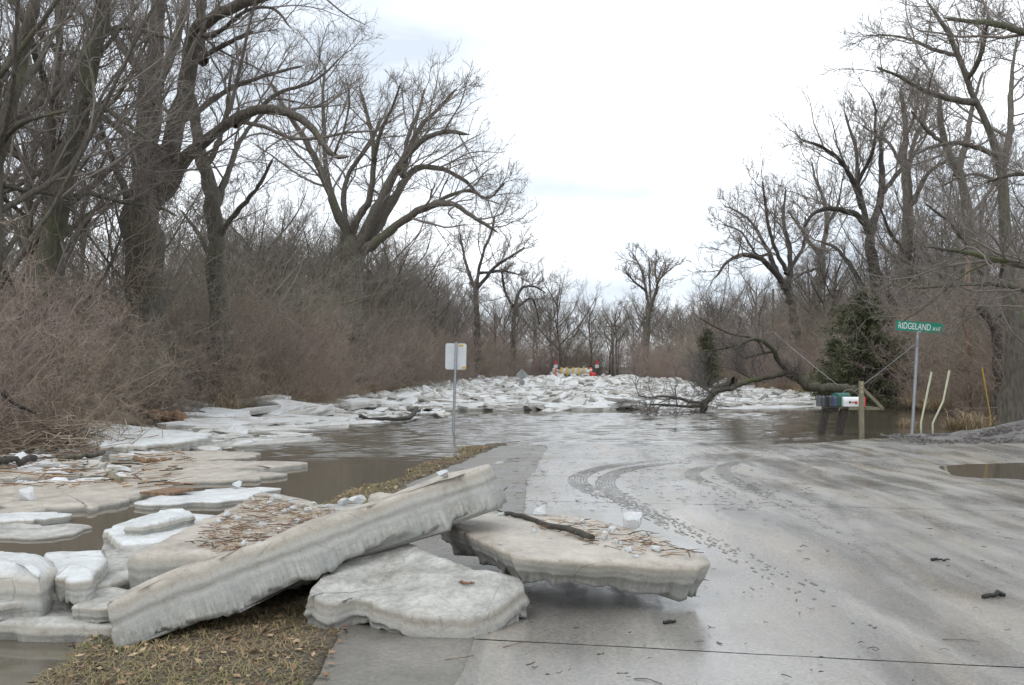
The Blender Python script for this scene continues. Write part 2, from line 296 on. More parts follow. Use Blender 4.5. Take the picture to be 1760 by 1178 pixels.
def waves(x, y):
    r = np.random.default_rng(64); z = np.zeros(np.broadcast(x, y).shape)
    for k in range(16):
        wl = r.uniform(.17, .5); th = r.normal(1.45, .32); z += np.sin((x * math.cos(th) + y * math.sin(th)) * 6.283 / wl + r.uniform(0, 6.28)) * wl * .0085
    return z * ruffle(x, y) * np.where(x > -.9, sst(20.3, 22.5, y), 1)
xs = np.concatenate((np.linspace(-300, -14, 8), np.arange(-12, 14, .13), np.linspace(15, 300, 8))); ys = np.concatenate((np.linspace(-60, 15, 12), np.arange(16, 40, .042), np.linspace(41, 170, 8)))
V, Q = grid(xs, ys, waves); kind(obj('flood_water', mesh('flood_water', V, Q), M['water']), 'structure')
V, Q = grid(np.linspace(0, 1, 14), np.linspace(-6, 25, 140), lambda x, y: x * 0)      # gravel shoulder strip
xa, xb = np.interp(V[:, 1], GE[:, 0], GE[:, 1]), np.interp(V[:, 1], CE[:, 0], CE[:, 1]) + .12
V[:, 0] = xa + (xb - xa) * V[:, 0] + .05 * wav(V[:, 0] * 0, V[:, 1], 21, 2.5, 4) * (V[:, 0] < .1); V[:, 2] = road_z(V[:, 0], V[:, 1]) - .012 + .004 * wav(V[:, 0], V[:, 1], 22, 9, 2)
kind(obj('shoulder', mesh('shoulder', V, Q), M['shoulder']), 'structure')
JN = [-8, -.4, 5.9, 12.25, 15.2, 18.35, 40]; SK = -.19
V, Q = grid(np.linspace(-.4, 40, 60), np.linspace(-9, 34, 60), lambda x, y: road_z(x, y) - .02); V[:, 0] = np.maximum(V[:, 0], np.interp(V[:, 1], CE[:, 0], CE[:, 1]))
road = kind(obj('road', mesh('road', V, Q), M['bed']), 'structure')
for a, b in zip(JN[:-1], JN[1:]):
    us = np.concatenate((np.linspace(0, .45, 70), np.linspace(.47, 1, 26))); n = max(8, int((b - a) / .12)); vs = np.linspace(0, 1, min(n, 70))
    U_, V_ = np.meshgrid(us, vs); ye = a + .008 + (b - a - .016) * V_; ce = np.interp(ye, CE[:, 0], CE[:, 1])
    X = ce + U_ * 34; Y = ye + SK * (X - .3) * np.where(X < 14, 1, 14 / np.maximum(X, 1)); X = X + (U_ == 0) * .04 * wav(Y * 0, Y, 31, 3, 4)
    Y = Y + ((V_ == 0) | (V_ == 1)) * .007 * wav(X, X * 0, int(a * 10) + 99, 9, 4, .7); Y = np.minimum(Y, 34); k = len(us)
    if b == 40: Y = np.minimum(Y, 32 + .0 * Y)
    i = (np.arange(len(vs) - 1)[:, None] * k + np.arange(k - 1)[None]).ravel()
    obj('pavement_panel', mesh('pavement_panel', np.stack((X, Y, road_z(X, Y)), -1), np.stack((i, i + 1, i + k + 1, i + k), -1)), M['road'], road)
# ------------------------------------------------------------------ bare trees
def tree_mesh(limbs, n1=9, n2=6, n3=4, lf=(.54, .58, .66), ang=(22, 62), rmin=.006, up=.12, trop=.05, t0=.22):
    """limbs: list of (points (S,3), radii (S)); returns twig mesh data grown from them"""
    mb = MB(); Ss = 14
    P = np.stack([smooth_line(p, Ss) for p, r in limbs]); R = np.stack([np.interp(np.linspace(0, 1, Ss), np.linspace(0, 1, len(r)), r) for p, r in limbs])
    P1, R1 = sprout(P, R, n1, 6, lf[0], ang, t0, up, trop, .16, .55, rmin * 1.6, .014, lmin=.5); mb.add(*tubes(P1, R1, 5))
    P2, R2 = sprout(P1, R1, n2, 4, lf[1], ang, .15, up, trop, .16, .6, rmin * 1.2, .011, lmin=.3); mb.add(*tubes(P2, R2, 3))
    P3, R3 = sprout(P2, R2, n3, 2, lf[2], (20, 55), .1, up, trop, .16, .7, rmin * .85, .007, lmin=.3); mb.add(*tubes(P3, R3, 3))
    P4, R4 = sprout(P3, R3, 3, 2, .55, (15, 50), .15, up, trop, .12, .8, rmin * .72, .006, lmin=.22); mb.add(*tubes(P4, R4, 3))
    return mb
def limb_part(name, pts, rad, mat, parent, base):
    n = 22; p = smooth_line(pts, n); r = np.interp(np.linspace(0, 1, n), np.linspace(0, 1, len(rad)), rad)
    p[1:-1] += rng.normal(size=(n - 2, 3)) * r[1:-1, None] * .16; r = r * (1 + .07 * rng.normal(size=n))
    V, q, t = tubes(p[None] - base, r[None], 10, True); return obj(name, mesh(name, V, q, t), mat, parent)
def hero_tree(label, d, trunk, limbs, name='bare_tree', mats=('bark', 'twig'), group=None, n=(9, 7, 4), extra=None, **kw):
    """trunk [(px,py,width_px)], limbs [([(px,py),...], w0, w1, depth_swing)]; each limb swings out of the trunk's plane"""
    b = at(trunk[0][0], trunk[0][1], d); b[2] = min(b[2], ground_z(np.array(b[0]), np.array(b[1])) - .1) if name != 'fallen_tree' else b[2]
    root = thing(name, label, 'tree', b, group)
    tp = [b] + [at(x, y, d) for x, y, w in trunk[(1 if name != 'fallen_tree' else 1):]]; tr = [w / 2 / F_PX * d for x, y, w in trunk]; tr[0] *= 1.25
    kw['rmin'] = max(.006, d * .00020); kw.pop('lf', None) if name != 'fallen_tree' else None; limb_part('trunk', tp, tr, M[mats[0]], root, b); seen = [smooth_line(tp, 40)]; L_ = [(np.array(tp[len(tp) // 2:]) if len(tp) > 3 else np.array(tp[-2:]), np.array(tr[len(tr) // 2:] if len(tr) > 3 else tr[-2:]))]
    for pl, w0, w1, sw in limbs:
        m = len(pl); q = np.array([at(x, y, d + sw * (k / (m - 1)) ** 1.2) for k, (x, y) in enumerate(pl)]); r = np.linspace(w0, w1, m) / 2 / F_PX * d
        allp = np.concatenate(seen); dd = np.linalg.norm(allp - q[0], axis=1); j = int(np.argmin(dd)); seen.append(smooth_line(q, 20))
        if dd[j] > .3 * r[0]: st_ = allp[j] - nrm(q[1] - q[0]) * (0, 0, 1) * min(.6, dd[j]) * .5; q = np.concatenate((st_[None], q)); r = np.concatenate((r[:1] * 1.1, r))
        limb_part('limb', q, r, M[mats[0]], root, b); L_.append((q, r))
    mb = tree_mesh([(p - b, r) for p, r in L_], *n, **kw); mb.build('twigs', M[mats[1]], root, True); return root
TALL = 'tall bare trees on the left bank'
hero_tree('huge bare multi-stemmed tree with the thickest trunk, left of centre on the left bank', 33, [(250, 690, 76), (250, 520, 70), (250, 374, 64), (256, 255, 50), (258, 170, 40), (270, 68, 26), (272, -60, 20)],
  [([(282, 290), (306, 197), (326, 112), (336, 51), (374, 27), (450, -8), (540, -40)], 36, 12, -3), ([(285, 330), (320, 270), (367, 231), (441, 190), (520, 205), (569, 264), (603, 269)], 26, 6, -4), ([(353, 95), (384, 78), (438, 53)], 9, 7, -1),
   ([(306, 215), (333, 197), (390, 153), (455, 130), (525, 112)], 12, 4, 2), ([(240, 250), (231, 240), (204, 221), (153, 183), (120, 150)], 16, 6, 3), ([(255, 170), (234, 109), (190, 51), (153, 10)], 16, 6, 2), ([(262, 190), (289, 102), (319, 20), (330, -50)], 18, 9, 4),
   ([(336, 60), (370, 60), (420, 20), (470, 15), (500, 50)], 9, 3, -3), ([(441, 190), (480, 160), (540, 140), (590, 95)], 9, 3, 1), ([(250, 400), (215, 330), (195, 280), (172, 215)], 16, 6, -2), ([(330, 110), (345, 60), (350, -20)], 18, 12, 1)], n=(10, 7, 4))
hero_tree('bare tree with straight dark trunk just right of the huge multi-stemmed tree', 37, [(380, 690, 40), (374, 520, 36), (367, 374, 30), (350, 289, 24), (335, 200, 18), (322, 120, 12)],
  [([(366, 370), (395, 290), (420, 230), (470, 180)], 14, 5, 3), ([(368, 420), (400, 370), (440, 330), (470, 270)], 10, 4, -2), ([(350, 290), (385, 230), (392, 170), (400, 100)], 10, 4, 1), ([(372, 460), (340, 400), (310, 360)], 9, 4, 2)], n=(9, 7, 4))
hero_tree('bare tree with mossy trunk leaning right, second from the left edge', 28, [(70, 760, 50), (76, 560, 44), (92, 400, 40), (112, 289, 36), (143, 170, 31), (170, 51, 26), (185, -60, 20)],
  [([(100, 345), (150, 333), (204, 346), (272, 357), (305, 372)], 10, 4, -2), ([(150, 180), (190, 190), (235, 225), (285, 258)], 9, 4, -3), ([(110, 300), (70, 290), (35, 320), (0, 335)], 10, 5, 2), ([(165, 75), (205, 40), (250, 55), (305, 70)], 9, 4, 2), ([(172, 60), (140, 20), (100, -15)], 10, 5, 2), ([(90, 420), (120, 395), (160, 362), (200, 348)], 10, 5, 3)], mats=('bark_moss', 'twig'), n=(9, 6, 4))
hero_tree('bare trunk leaning right at the left edge of the wood', 25, [(-80, 800, 40), (-40, 480, 32), (0, 238, 28), (20, 163, 26), (48, 78, 24), (70, -20, 20)],
  [([(22, 163), (60, 120), (90, 60), (120, 10)], 12, 5, 3), ([(0, 250), (30, 215), (70, 200), (120, 190)], 9, 4, -2), ([(-10, 300), (30, 330), (80, 330), (130, 345)], 10, 4, 2)], mats=('bark_moss', 'twig'), n=(7, 5, 3))
hero_tree('slim bare tree between the two mossy leaning trunks', 40, [(88, 700, 26), (84, 480, 22), (82, 340, 20), (85, 204, 18), (92, 153, 15), (112, 95, 10)],
  [([(86, 200), (60, 140), (45, 70), (50, 0)], 11, 5, 2), ([(90, 165), (120, 130), (150, 110), (185, 30)], 9, 4, 3), ([(84, 260), (55, 225), (30, 200)], 7, 3, -3)], n=(9, 6, 4))
hero_tree('bare tree fanning wide open limbs over the thicket left of the square sign', 60, [(606, 690, 46), (604, 560, 42), (603, 480, 40), (601, 410, 38), (600, 395, 34)],
  [([(596, 410), (585, 380), (567, 328), (531, 252), (488, 185), (465, 140)], 17, 5, -3), ([(568, 330), (558, 270), (557, 220), (555, 157), (560, 110)], 10, 4, 3), ([(596, 405), (591, 360), (591, 314), (607, 285), (641, 243), (655, 200)], 11, 4, 4), ([(602, 410), (618, 370), (636, 338), (643, 266), (636, 219), (617, 147)], 15, 5, 1), ([(643, 270), (655, 225), (672, 190), (690, 140)], 8, 3, -3),
   ([(615, 430), (636, 380), (655, 342), (693, 276), (712, 247), (769, 226), (810, 232)], 22, 5, -2), ([(700, 262), (725, 215), (755, 185), (788, 150)], 10, 4, 2), ([(620, 430), (650, 385), (683, 333), (707, 290), (755, 288), (802, 314), (831, 345)], 18, 4, 4), ([(625, 440), (664, 399), (712, 366), (764, 342), (802, 366), (859, 402)], 17, 4, -4), ([(755, 345), (802, 328), (840, 340), (872, 310)], 7, 3, -2), ([(695, 300), (700, 240), (720, 190), (730, 150)], 9, 4, 5)], n=(10, 7, 4), rmin=.008)
hero_tree('small crooked bare tree right of the fan-shaped tree, above the square sign', 108, [(822, 660, 11), (820, 560, 10), (818, 490, 9)], [([(818, 500), (826, 450), (846, 395), (850, 370)], 7, 3, 2), ([(818, 500), (850, 460), (880, 440), (903, 425)], 7, 3, -3), ([(818, 505), (800, 450), (790, 400)], 6, 3, 3), ([(830, 470), (865, 465), (900, 475)], 5, 2, 2)], mats=('bark_dark', 'twig'), rmin=.010)
hero_tree('crooked low bare tree with drooping limbs at the end of the left thicket', 128, [(880, 650, 9), (882, 570, 8), (886, 530, 7)], [([(886, 535), (890, 500), (910, 488), (940, 505)], 6, 2, 3), ([(886, 535), (868, 500), (862, 460)], 6, 3, -3), ([(886, 530), (915, 515), (928, 560)], 5, 2, 2)], mats=('bark_dark', 'twig'), rmin=.012)
hero_tree('lone slender bare tree rising above the far treeline right of the road', 126, [(1108, 658, 13), (1110, 610, 11), (1112, 579, 9), (1116, 531, 7)],
  [([(1116, 535), (1110, 497), (1101, 461), (1087, 435)], 6, 2, 2), ([(1116, 535), (1128, 500), (1133, 481), (1158, 458)], 6, 2, -3), ([(1119, 525), (1117, 490), (1115, 440)], 4, 2, 3), ([(1110, 500), (1094, 488), (1074, 468)], 4, 2, -2), ([(1130, 495), (1126, 465), (1128, 445)], 4, 2, 1), ([(1108, 655), (1137, 625), (1152, 598)], 6, 3, -2), ([(1106, 655), (1096, 625), (1098, 590)], 4, 2, 3)], n=(9, 6, 3), rmin=.012, lf=(.36, .4, .45), mats=('bark', 'twig'))
hero_tree('bare tree with a drooping left limb, leftmost of the tall right bank trees', 74, [(1372, 660, 24), (1366, 559, 19), (1358, 504, 16), (1352, 494, 14)],
  [([(1356, 505), (1358, 435), (1347, 380), (1351, 320)], 11, 3, 2), ([(1354, 500), (1324, 458), (1292, 435), (1255, 444), (1230, 478)], 11, 3, -4), ([(1340, 475), (1315, 421), (1292, 380), (1250, 355)], 8, 3, 3), ([(1350, 470), (1325, 410), (1315, 350), (1310, 310)], 7, 3, -2), ([(1352, 470), (1380, 430), (1385, 370)], 7, 3, 3), ([(1300, 438), (1275, 400), (1240, 385)], 5, 2, 1)], n=(10, 7, 4), rmin=.011, mats=('bark_dark', 'twig'))
hero_tree('pale trunked bare tree second from left among the tall right bank trees', 80, [(1402, 650, 22), (1402, 527, 18), (1411, 472, 15), (1409, 435, 13)], [([(1409, 440), (1392, 417), (1374, 389), (1352, 360)], 8, 3, -3), ([(1411, 440), (1422, 389), (1420, 352), (1402, 311), (1395, 275)], 9, 3, 3), ([(1420, 390), (1440, 350), (1450, 300)], 6, 2, -2), ([(1409, 460), (1380, 470), (1360, 485)], 5, 2, 2)], rmin=.011, n=(9, 7, 4))
hero_tree('big spreading bare tree in the middle of the tall right bank trees', 58, [(1512, 670, 34), (1505, 490, 25), (1498, 417, 20), (1494, 398, 18)],
  [([(1494, 400), (1475, 371), (1438, 357), (1402, 362), (1380, 392)], 11, 4, -3), ([(1494, 400), (1480, 343), (1475, 311), (1470, 252), (1450, 190)], 12, 4, 3), ([(1482, 350), (1457, 288), (1420, 256), (1374, 240)], 10, 3, -3), ([(1498, 400), (1516, 334), (1516, 275), (1512, 238), (1532, 195)], 14, 4, 1), ([(1516, 330), (1544, 297), (1575, 265), (1600, 215)], 8, 3, 4), ([(1476, 310), (1500, 260), (1505, 200), (1500, 170)], 7, 3, -4), ([(1515, 560), (1470, 470), (1435, 425), (1400, 412)], 11, 4, 4)], n=(10, 7, 4), rmin=.009, mats=('bark_dark', 'twig'))
hero_tree('tall straight bare tree right of the big spreading tree', 52, [(1556, 680, 28), (1557, 481, 22), (1560, 343, 17), (1553, 275, 13), (1556, 215, 9), (1548, 150, 6)], [([(1560, 350), (1568, 252), (1590, 200), (1595, 140)], 10, 3, 3), ([(1561, 360), (1594, 297), (1630, 275), (1670, 270)], 9, 3, -3), ([(1556, 300), (1530, 250), (1505, 232), (1480, 215)], 7, 3, 2), ([(1558, 440), (1530, 400), (1510, 350)], 7, 3, -3), ([(1555, 240), (1575, 190), (1580, 130)], 6, 3, -2)], n=(9, 7, 4), rmin=.009)
hero_tree('forked bare tree behind the street name sign', 40, [(1674, 690, 30), (1668, 480, 25), (1660, 339, 22), (1643, 299, 19), (1626, 265, 16), (1616, 204, 11), (1612, 150, 7)], [([(1645, 305), (1653, 271), (1664, 231), (1672, 180), (1690, 120)], 12, 4, 2), ([(1622, 250), (1590, 220), (1565, 190)], 7, 3, -3), ([(1664, 420), (1630, 380), (1590, 350)], 7, 3, -3), ([(1662, 380), (1700, 330), (1730, 280)], 8, 3, 4)], n=(9, 7, 4), rmin=.007)
hero_tree('bare tree near the right edge leaning left with long level limbs', 27, [(1738, 740, 46), (1740, 560, 38), (1724, 322, 28), (1711, 238, 24), (1677, 183, 18), (1668, 143, 14), (1647, 88, 10), (1616, 37, 8), (1585, -10, 5)],
  [([(1677, 185), (1623, 166), (1589, 159), (1558, 136), (1504, 115)], 11, 3, -2), ([(1650, 95), (1602, 85), (1552, 61), (1488, 62)], 7, 2, 2), ([(1705, 268), (1664, 246), (1609, 248), (1570, 268)], 9, 3, -3), ([(1716, 290), (1740, 220), (1735, 150), (1750, 60)], 12, 4, 3), ([(1668, 140), (1690, 80), (1700, 20)], 8, 4, -2), ([(1728, 340), (1700, 300), (1660, 300), (1620, 320)], 7, 3, 3)], n=(10, 7, 4), up=.04)
hero_tree('mossy limbed tree just past the right edge reaching low branches into view', 22, [(1905, 800, 60), (1900, 520, 50), (1885, 300, 42), (1870, 100, 34), (1850, -60, 26)],
  [([(1898, 500), (1820, 470), (1760, 458), (1704, 444), (1635, 430), (1590, 425)], 16, 4, -2), ([(1900, 560), (1820, 515), (1727, 488), (1658, 490), (1567, 496)], 12, 3, 1), ([(1885, 330), (1800, 300), (1740, 300), (1690, 315)], 13, 4, 2), ([(1872, 110), (1800, 70), (1711, 41), (1664, 37), (1620, 30)], 15, 4, -2), ([(1720, 448), (1660, 470), (1600, 520), (1540, 560)], 6, 2, -1), ([(1880, 620), (1800, 640), (1760, 560), (1740, 480)], 10, 4, 3)], mats=('bark_moss', 'twig'), n=(10, 6, 3), up=.02)
hero_tree('broken dark dead trunk leaning right below the street name sign height, right side', 30, [(1724, 700, 20), (1713, 572, 18), (1695, 540, 17), (1677, 520, 13)], [([(1705, 555), (1735, 520), (1750, 470)], 7, 3, 2)], mats=('bark_dark', 'twig'), n=(4, 4, 2))
ft = hero_tree('fallen mossy tree arching over the flood water beside the mailboxes', 37, [(1470, 671, 15), (1430, 668, 16), (1395, 666, 16), (1373, 652, 15), (1352, 640, 13)],
  [([(1354, 641), (1339, 621), (1330, 603), (1311, 587), (1295, 583), (1275, 590), (1262, 602)], 10, 4, -1.5), ([(1354, 641), (1327, 646), (1293, 653), (1259, 667), (1232, 672), (1224, 676)], 9, 8, -2), ([(1226, 674), (1218, 684), (1207, 708), (1204, 716)], 11, 12, 0), ([(1330, 604), (1305, 609), (1280, 615), (1264, 604)], 6, 3, 1.5), ([(1300, 584), (1260, 575), (1225, 560), (1200, 545)], 4, 2, -2), ([(1280, 590), (1240, 600), (1205, 605)], 4, 2, -1), ([(1214, 695), (1180, 690), (1150, 680), (1120, 684), (1095, 680)], 5, 2, -2.5), ([(1212, 700), (1170, 698), (1130, 695), (1105, 697)], 5, 2, -3), ([(1222, 676), (1200, 660), (1190, 640)], 4, 2, 1), ([(1300, 652), (1270, 640), (1262, 622)], 3, 2, 1)], name='fallen_tree', mats=('bark_moss', 'twig_far'), n=(8, 6, 3), rmin=.007, lf=(.42, .55, .6), up=.06)
# trees of the wood behind, copies of four kinds
def wood_proto(i, h, spread, nl, crown_t):
    root = thing('wood_tree', '', 'tree'); n = 6; tw = np.cumsum(rng.normal(size=(n, 2)) * .18, 0)
    tp = np.column_stack((tw, np.linspace(0, h * .8, n))); tp[0, :2] = 0; tr = np.linspace(.016 * h, .004 * h, n)
    limb_part('trunk', tp, tr, M['bark'], root, np.zeros(3)); limbs = [(tp[2:], tr[2:])]
    for k in range(nl):
        t = crown_t + (.95 - crown_t) * k / nl; b = np.array([np.interp(t, np.linspace(0, 1, n), tp[:, c]) for c in range(3)]); az = k * 2.4 + rng.uniform(-.4, .4); ln = h * spread * (1.15 - .6 * t) * rng.uniform(.8, 1.2)
        o = np.array((math.cos(az), math.sin(az), 0)); p = np.array([b, b + o * ln * .35 + (0, 0, ln * .35), b + o * ln * .65 + (0, 0, ln * .72), b + o * ln * .85 + (0, 0, ln * 1.1)]) + rng.normal(size=(4, 3)) * .12 * (np.arange(4)[:, None] > 0)
        r = np.linspace(.0065 * h, .002 * h, 4); limb_part('limb', p, r, M['bark'], root, np.zeros(3)); limbs.append((p, r))
    tree_mesh(limbs, 8, 6, 3, rmin=.010).build('twigs', M['twig'], root, True); return root
PW = [wood_proto(0, 15, .42, 9, .35), wood_proto(1, 13, .5, 10, .25), wood_proto(2, 17, .30, 8, .45), wood_proto(3, 11, .55, 11, .2)]
used = set()
ZN = [(140, 'near the left edge'), (340, 'below the huge tree'), (540, 'left of fan-shaped tree'), (720, 'below fan-shaped tree'), (860, 'behind the square sign'), (945, 'behind the diamond sign'), (1050, 'behind the yellow posts'), (1170, 'around the lone tree'), (1300, 'behind the fallen crown'), (1420, 'behind the fallen trunk'), (1540, 'behind the cedar'), (1640, 'behind the street sign'), (9999, 'near the right edge')]
def zone(x, y): px = 880 + 1800 * x / y; return next(t for l, t in ZN if px < l)
ADJ = {'wood_tree': ('tall upright', 'broad', 'slender', 'low spreading'), 'thicket_shrub': ('tall reddish', 'tall brown', 'reddish spreading', 'upright olive', 'low brown')}
def place(protos, i, loc, sc, rz, label, group):
    p = protos[i]; key = id(p)
    o = p if key not in used else copy_tree(p); used.add(key)
    o.location = loc; o.rotation_euler = (rng.normal() * .03, rng.normal() * .03, rz); o.scale = (sc, sc, sc * rng.uniform(.9, 1.1))
    if group: label = ADJ[p.name.split('.')[0]][i] + ' ' + label + ' ' + zone(loc[0], loc[1])
    tag(o, label, o['category'], group)
    if not group and 'group' in o: del o['group']
    return o
def zg(x, y): return float(ground_z(np.array(float(x)), np.array(float(y)))) - .08
def frame_ok(x, y, m=.56): return abs(x) < m * y
for k in range(66):
    y = rng.uniform(24, 120); x = xl(y) - rng.uniform(2.5, 16 + .14 * y)
    if frame_ok(x, y): place(PW, k % 4, (x, y, zg(x, y)), rng.uniform(.6, .95) * (.95 if y > 60 else 1.15), rng.uniform(0, 6), 'bare tree of the left wood', 'bare trees of the left wood')
for k in range(30):
    y = rng.uniform(62, 126); x = xl(y) - rng.uniform(1.5, 9)
    place(PW, k % 4, (x, y, zg(x, y)), rng.uniform(.5, .85), rng.uniform(0, 6), 'bare tree rising from the left thicket', 'bare trees rising from the left thicket')
for k in range(64):
    y = rng.uniform(34, 125); x = xr(y) + rng.uniform(4, 24)
    if frame_ok(x, y): place(PW, (k + 1) % 4, (x, y, zg(x, y)), rng.uniform(.5, .8) * (.9 if y > 70 else 1.05), rng.uniform(0, 6), 'bare tree of the right wood', 'bare trees of the right wood')
for k in range(90):
    y = rng.uniform(142, 200); x = -52 + 1.35 * k + rng.uniform(-2, 2)
    place(PW, k % 4, (x, y, zg(x, y)), rng.uniform(.55, .92), rng.uniform(0, 6), 'bare tree in the far treeline', 'bare trees of the far treeline')
b = at(965, 640, 140); place(PW, 1, (b[0], 140, .3), 1.0, 1., 'round crowned bare tree above the far end of the road, left of the lone tree', None)
# ------------------------------------------------------------------ thicket shrubs
def shrub_proto(mat, h, nst, lean, name='thicket_shrub'):
    root = thing(name, '', 'shrub'); az = rng.uniform(0, 6.283, nst); rr = rng.uniform(0, .45, nst); a = np.radians(rng.uniform(lean[0], lean[1], nst)); ln = h * rng.uniform(.6, 1.15, nst)
    p = np.column_stack((rr * np.cos(az), rr * np.sin(az), rr * 0)); d = np.column_stack((np.cos(az) * np.sin(a), np.sin(az) * np.sin(a), np.cos(a))); P = [p]
    for s in range(7): d = nrm(d + rng.normal(size=d.shape) * .19 + np.column_stack((np.cos(az), np.sin(az), az * 0 - .05)) * .07); p = p + d * ln[:, None] / 7; P.append(p)
    P = np.stack(P, 1); R = np.linspace(1, .3, 8)[None] * (.0036 * ln)[:, None]
    V, q, t = tubes(P, R, 4); obj('stems', mesh('stems', V, q, t), mat, root); mb = MB()
    P1, R1 = sprout(P, R, 9, 4, .36, (30, 85), .15, .1, .03, .28, .6, .005, .009, lmin=.4); mb.add(*tubes(P1, R1, 3))
    P2, R2 = sprout(P1, R1, 6, 3, .5, (30, 85), .12, .04, .0, .28, .7, .004, .007, lmin=.25); mb.add(*tubes(P2, R2, 3))
    P3, R3 = sprout(P2, R2, 3, 2, .55, (30, 80), .15, .03, .0, .26, .8, .0035, .006, lmin=.15); mb.add(*tubes(P3, R3, 3))
    mb.build('twigs', mat, root, True); return root
PS = [shrub_proto(M['shrub_red'], 4.2, 24, (6, 48)), shrub_proto(M['shrub_brown'], 3.9, 24, (6, 55)), shrub_proto(M['shrub_red'], 3.3, 24, (12, 62)), shrub_proto(M['shrub_olive'], 5.4, 17, (4, 32)), shrub_proto(M['shrub_brown'], 2.7, 22, (12, 66))]
def shrub_row(fn, ys_, offs, label, group, sc=1.):
    for y in ys_:
        for oi, o in enumerate(offs):
            yy = y + rng.uniform(-1.2, 1.2); x = fn(yy, o + rng.uniform(-.8, .8))
            if frame_ok(x, yy, .57): place(PS, int(rng.integers(5)), (x, yy, zg(x, yy)), sc * (1, 1.25, 1.45)[oi] * rng.uniform(.75, 1.15) * (.92 + .35 * min(1, yy / 90)), rng.uniform(0, 6), label[oi] + ('' if yy < 45 else ', far off,'), group)
def spaced(a, b, st, gr):
    r = [a]
    while r[-1] < b: r.append(r[-1] + st); st *= gr
    return r
shrub_row(lambda y, o: xl(y) - o, spaced(18.5, 126, 1.5, 1.028), (.5, 2.4, 5.0), ('bare shrub in front of left thicket', 'bare shrub inside left thicket', 'bare shrub in back of left thicket'), 'shrubs of the left thicket')
shrub_row(lambda y, o: xl(y) - o, spaced(22, 118, 2.6, 1.05), (9., 14.), ('bare shrub deep in left wood',) * 2, 'shrubs deep in the left wood', 1.35)
shrub_row(lambda y, o: xr(y) + o, spaced(28, 126, 1.9, 1.035), (1.8, 4.4), ('bare shrub in front of right thicket', 'bare shrub inside right thicket'), 'shrubs of the right thicket')
shrub_row(lambda y, o: xr(y) + o, spaced(30, 118, 2.8, 1.06), (8., 13.), ('bare shrub deep in right wood',) * 2, 'shrubs deep in the right wood', 1.3)
for k in range(84):
    x = -34 + k * .95 + rng.uniform(-1, 1); y = rng.uniform(136, 158); place(PS, int(rng.integers(5)), (x, y, zg(x, y)), rng.uniform(1.2, 2.1), rng.uniform(0, 6), 'bare shrub under the far treeline', 'shrubs below the far treeline')
# ------------------------------------------------------------------ cedars
def cedar(label, d, px, py, h, w, seed, n=7000):
    b = at(px, py, d); b[2] = zg(b[0], b[1]); root = thing('cedar_tree', label, 'tree', b, None); r = np.random.default_rng(seed)
    MB().tube([(0, 0, 0), (.05, 0, h * .5), (0, 0, h * .97)], [.03 * h, .018 * h, .004 * h], 8).build('trunk', M['bark'], root, True)
    nb = 150; t = r.uniform(.05, .98, nb); az = r.uniform(0, 6.283, nb); ln = w * (1 - t) ** .7 * np.minimum(1, .4 + 3 * t) * r.uniform(.3, 1.3, nb) * (1 + .25 * np.sin(az * 3 + t * 5)) + .1
    P = np.stack([np.column_stack((np.cos(az) * ln * s, np.sin(az) * ln * s, h * t + ln * (.35 * s - .25 * s * s))) for s in np.linspace(0, 1, 5)], 1); V, q, tt = tubes(P, np.linspace(.02, .004, 5)[None] * np.ones((nb, 1)), 3); obj('branches', mesh('branches', V, q, tt), M['bark_dark'], root)
    k = r.integers(0, nb, n); s = r.uniform(.25, 1.03, n); c = np.column_stack((np.cos(az[k]) * ln[k] * s, np.sin(az[k]) * ln[k] * s, h * t[k] + ln[k] * (.35 * s - .25 * s * s))) + r.normal(size=(n, 3)) * (.08, .08, .10)
    u = nrm(r.normal(size=(n, 3)) + np.column_stack((np.cos(az[k]), np.sin(az[k]), .5 + 0 * s))) * r.uniform(.08, .26, (n, 1)); v = nrm(np.cross(u, r.normal(size=(n, 3)))) * r.uniform(.012, .03, (n, 1))
    V = np.stack((c - v, c + v, c + u + v * .4, c + u - v * .4), 1).reshape(-1, 3); ci = np.repeat(np.clip(r.normal(.42, .22, n), 0, 1), 4)
    obj('foliage', mesh('foliage', V, np.arange(4 * n).reshape(-1, 4), attrs={'ci': ci}, smooth=False), M['cedar'], root)
cedar('big dark green cedar on the right bank left of the street name sign', 42, 1490, 700, 5.0, 2.7, 1, 24000)
cedar('lower green cedar at the left foot of the big cedar', 44, 1440, 700, 3.1, 1.5, 2, 8000)
cedar('dark narrow evergreen behind the crown of the fallen tree', 70, 1216, 668, 4.6, 1.2, 3, 7000)
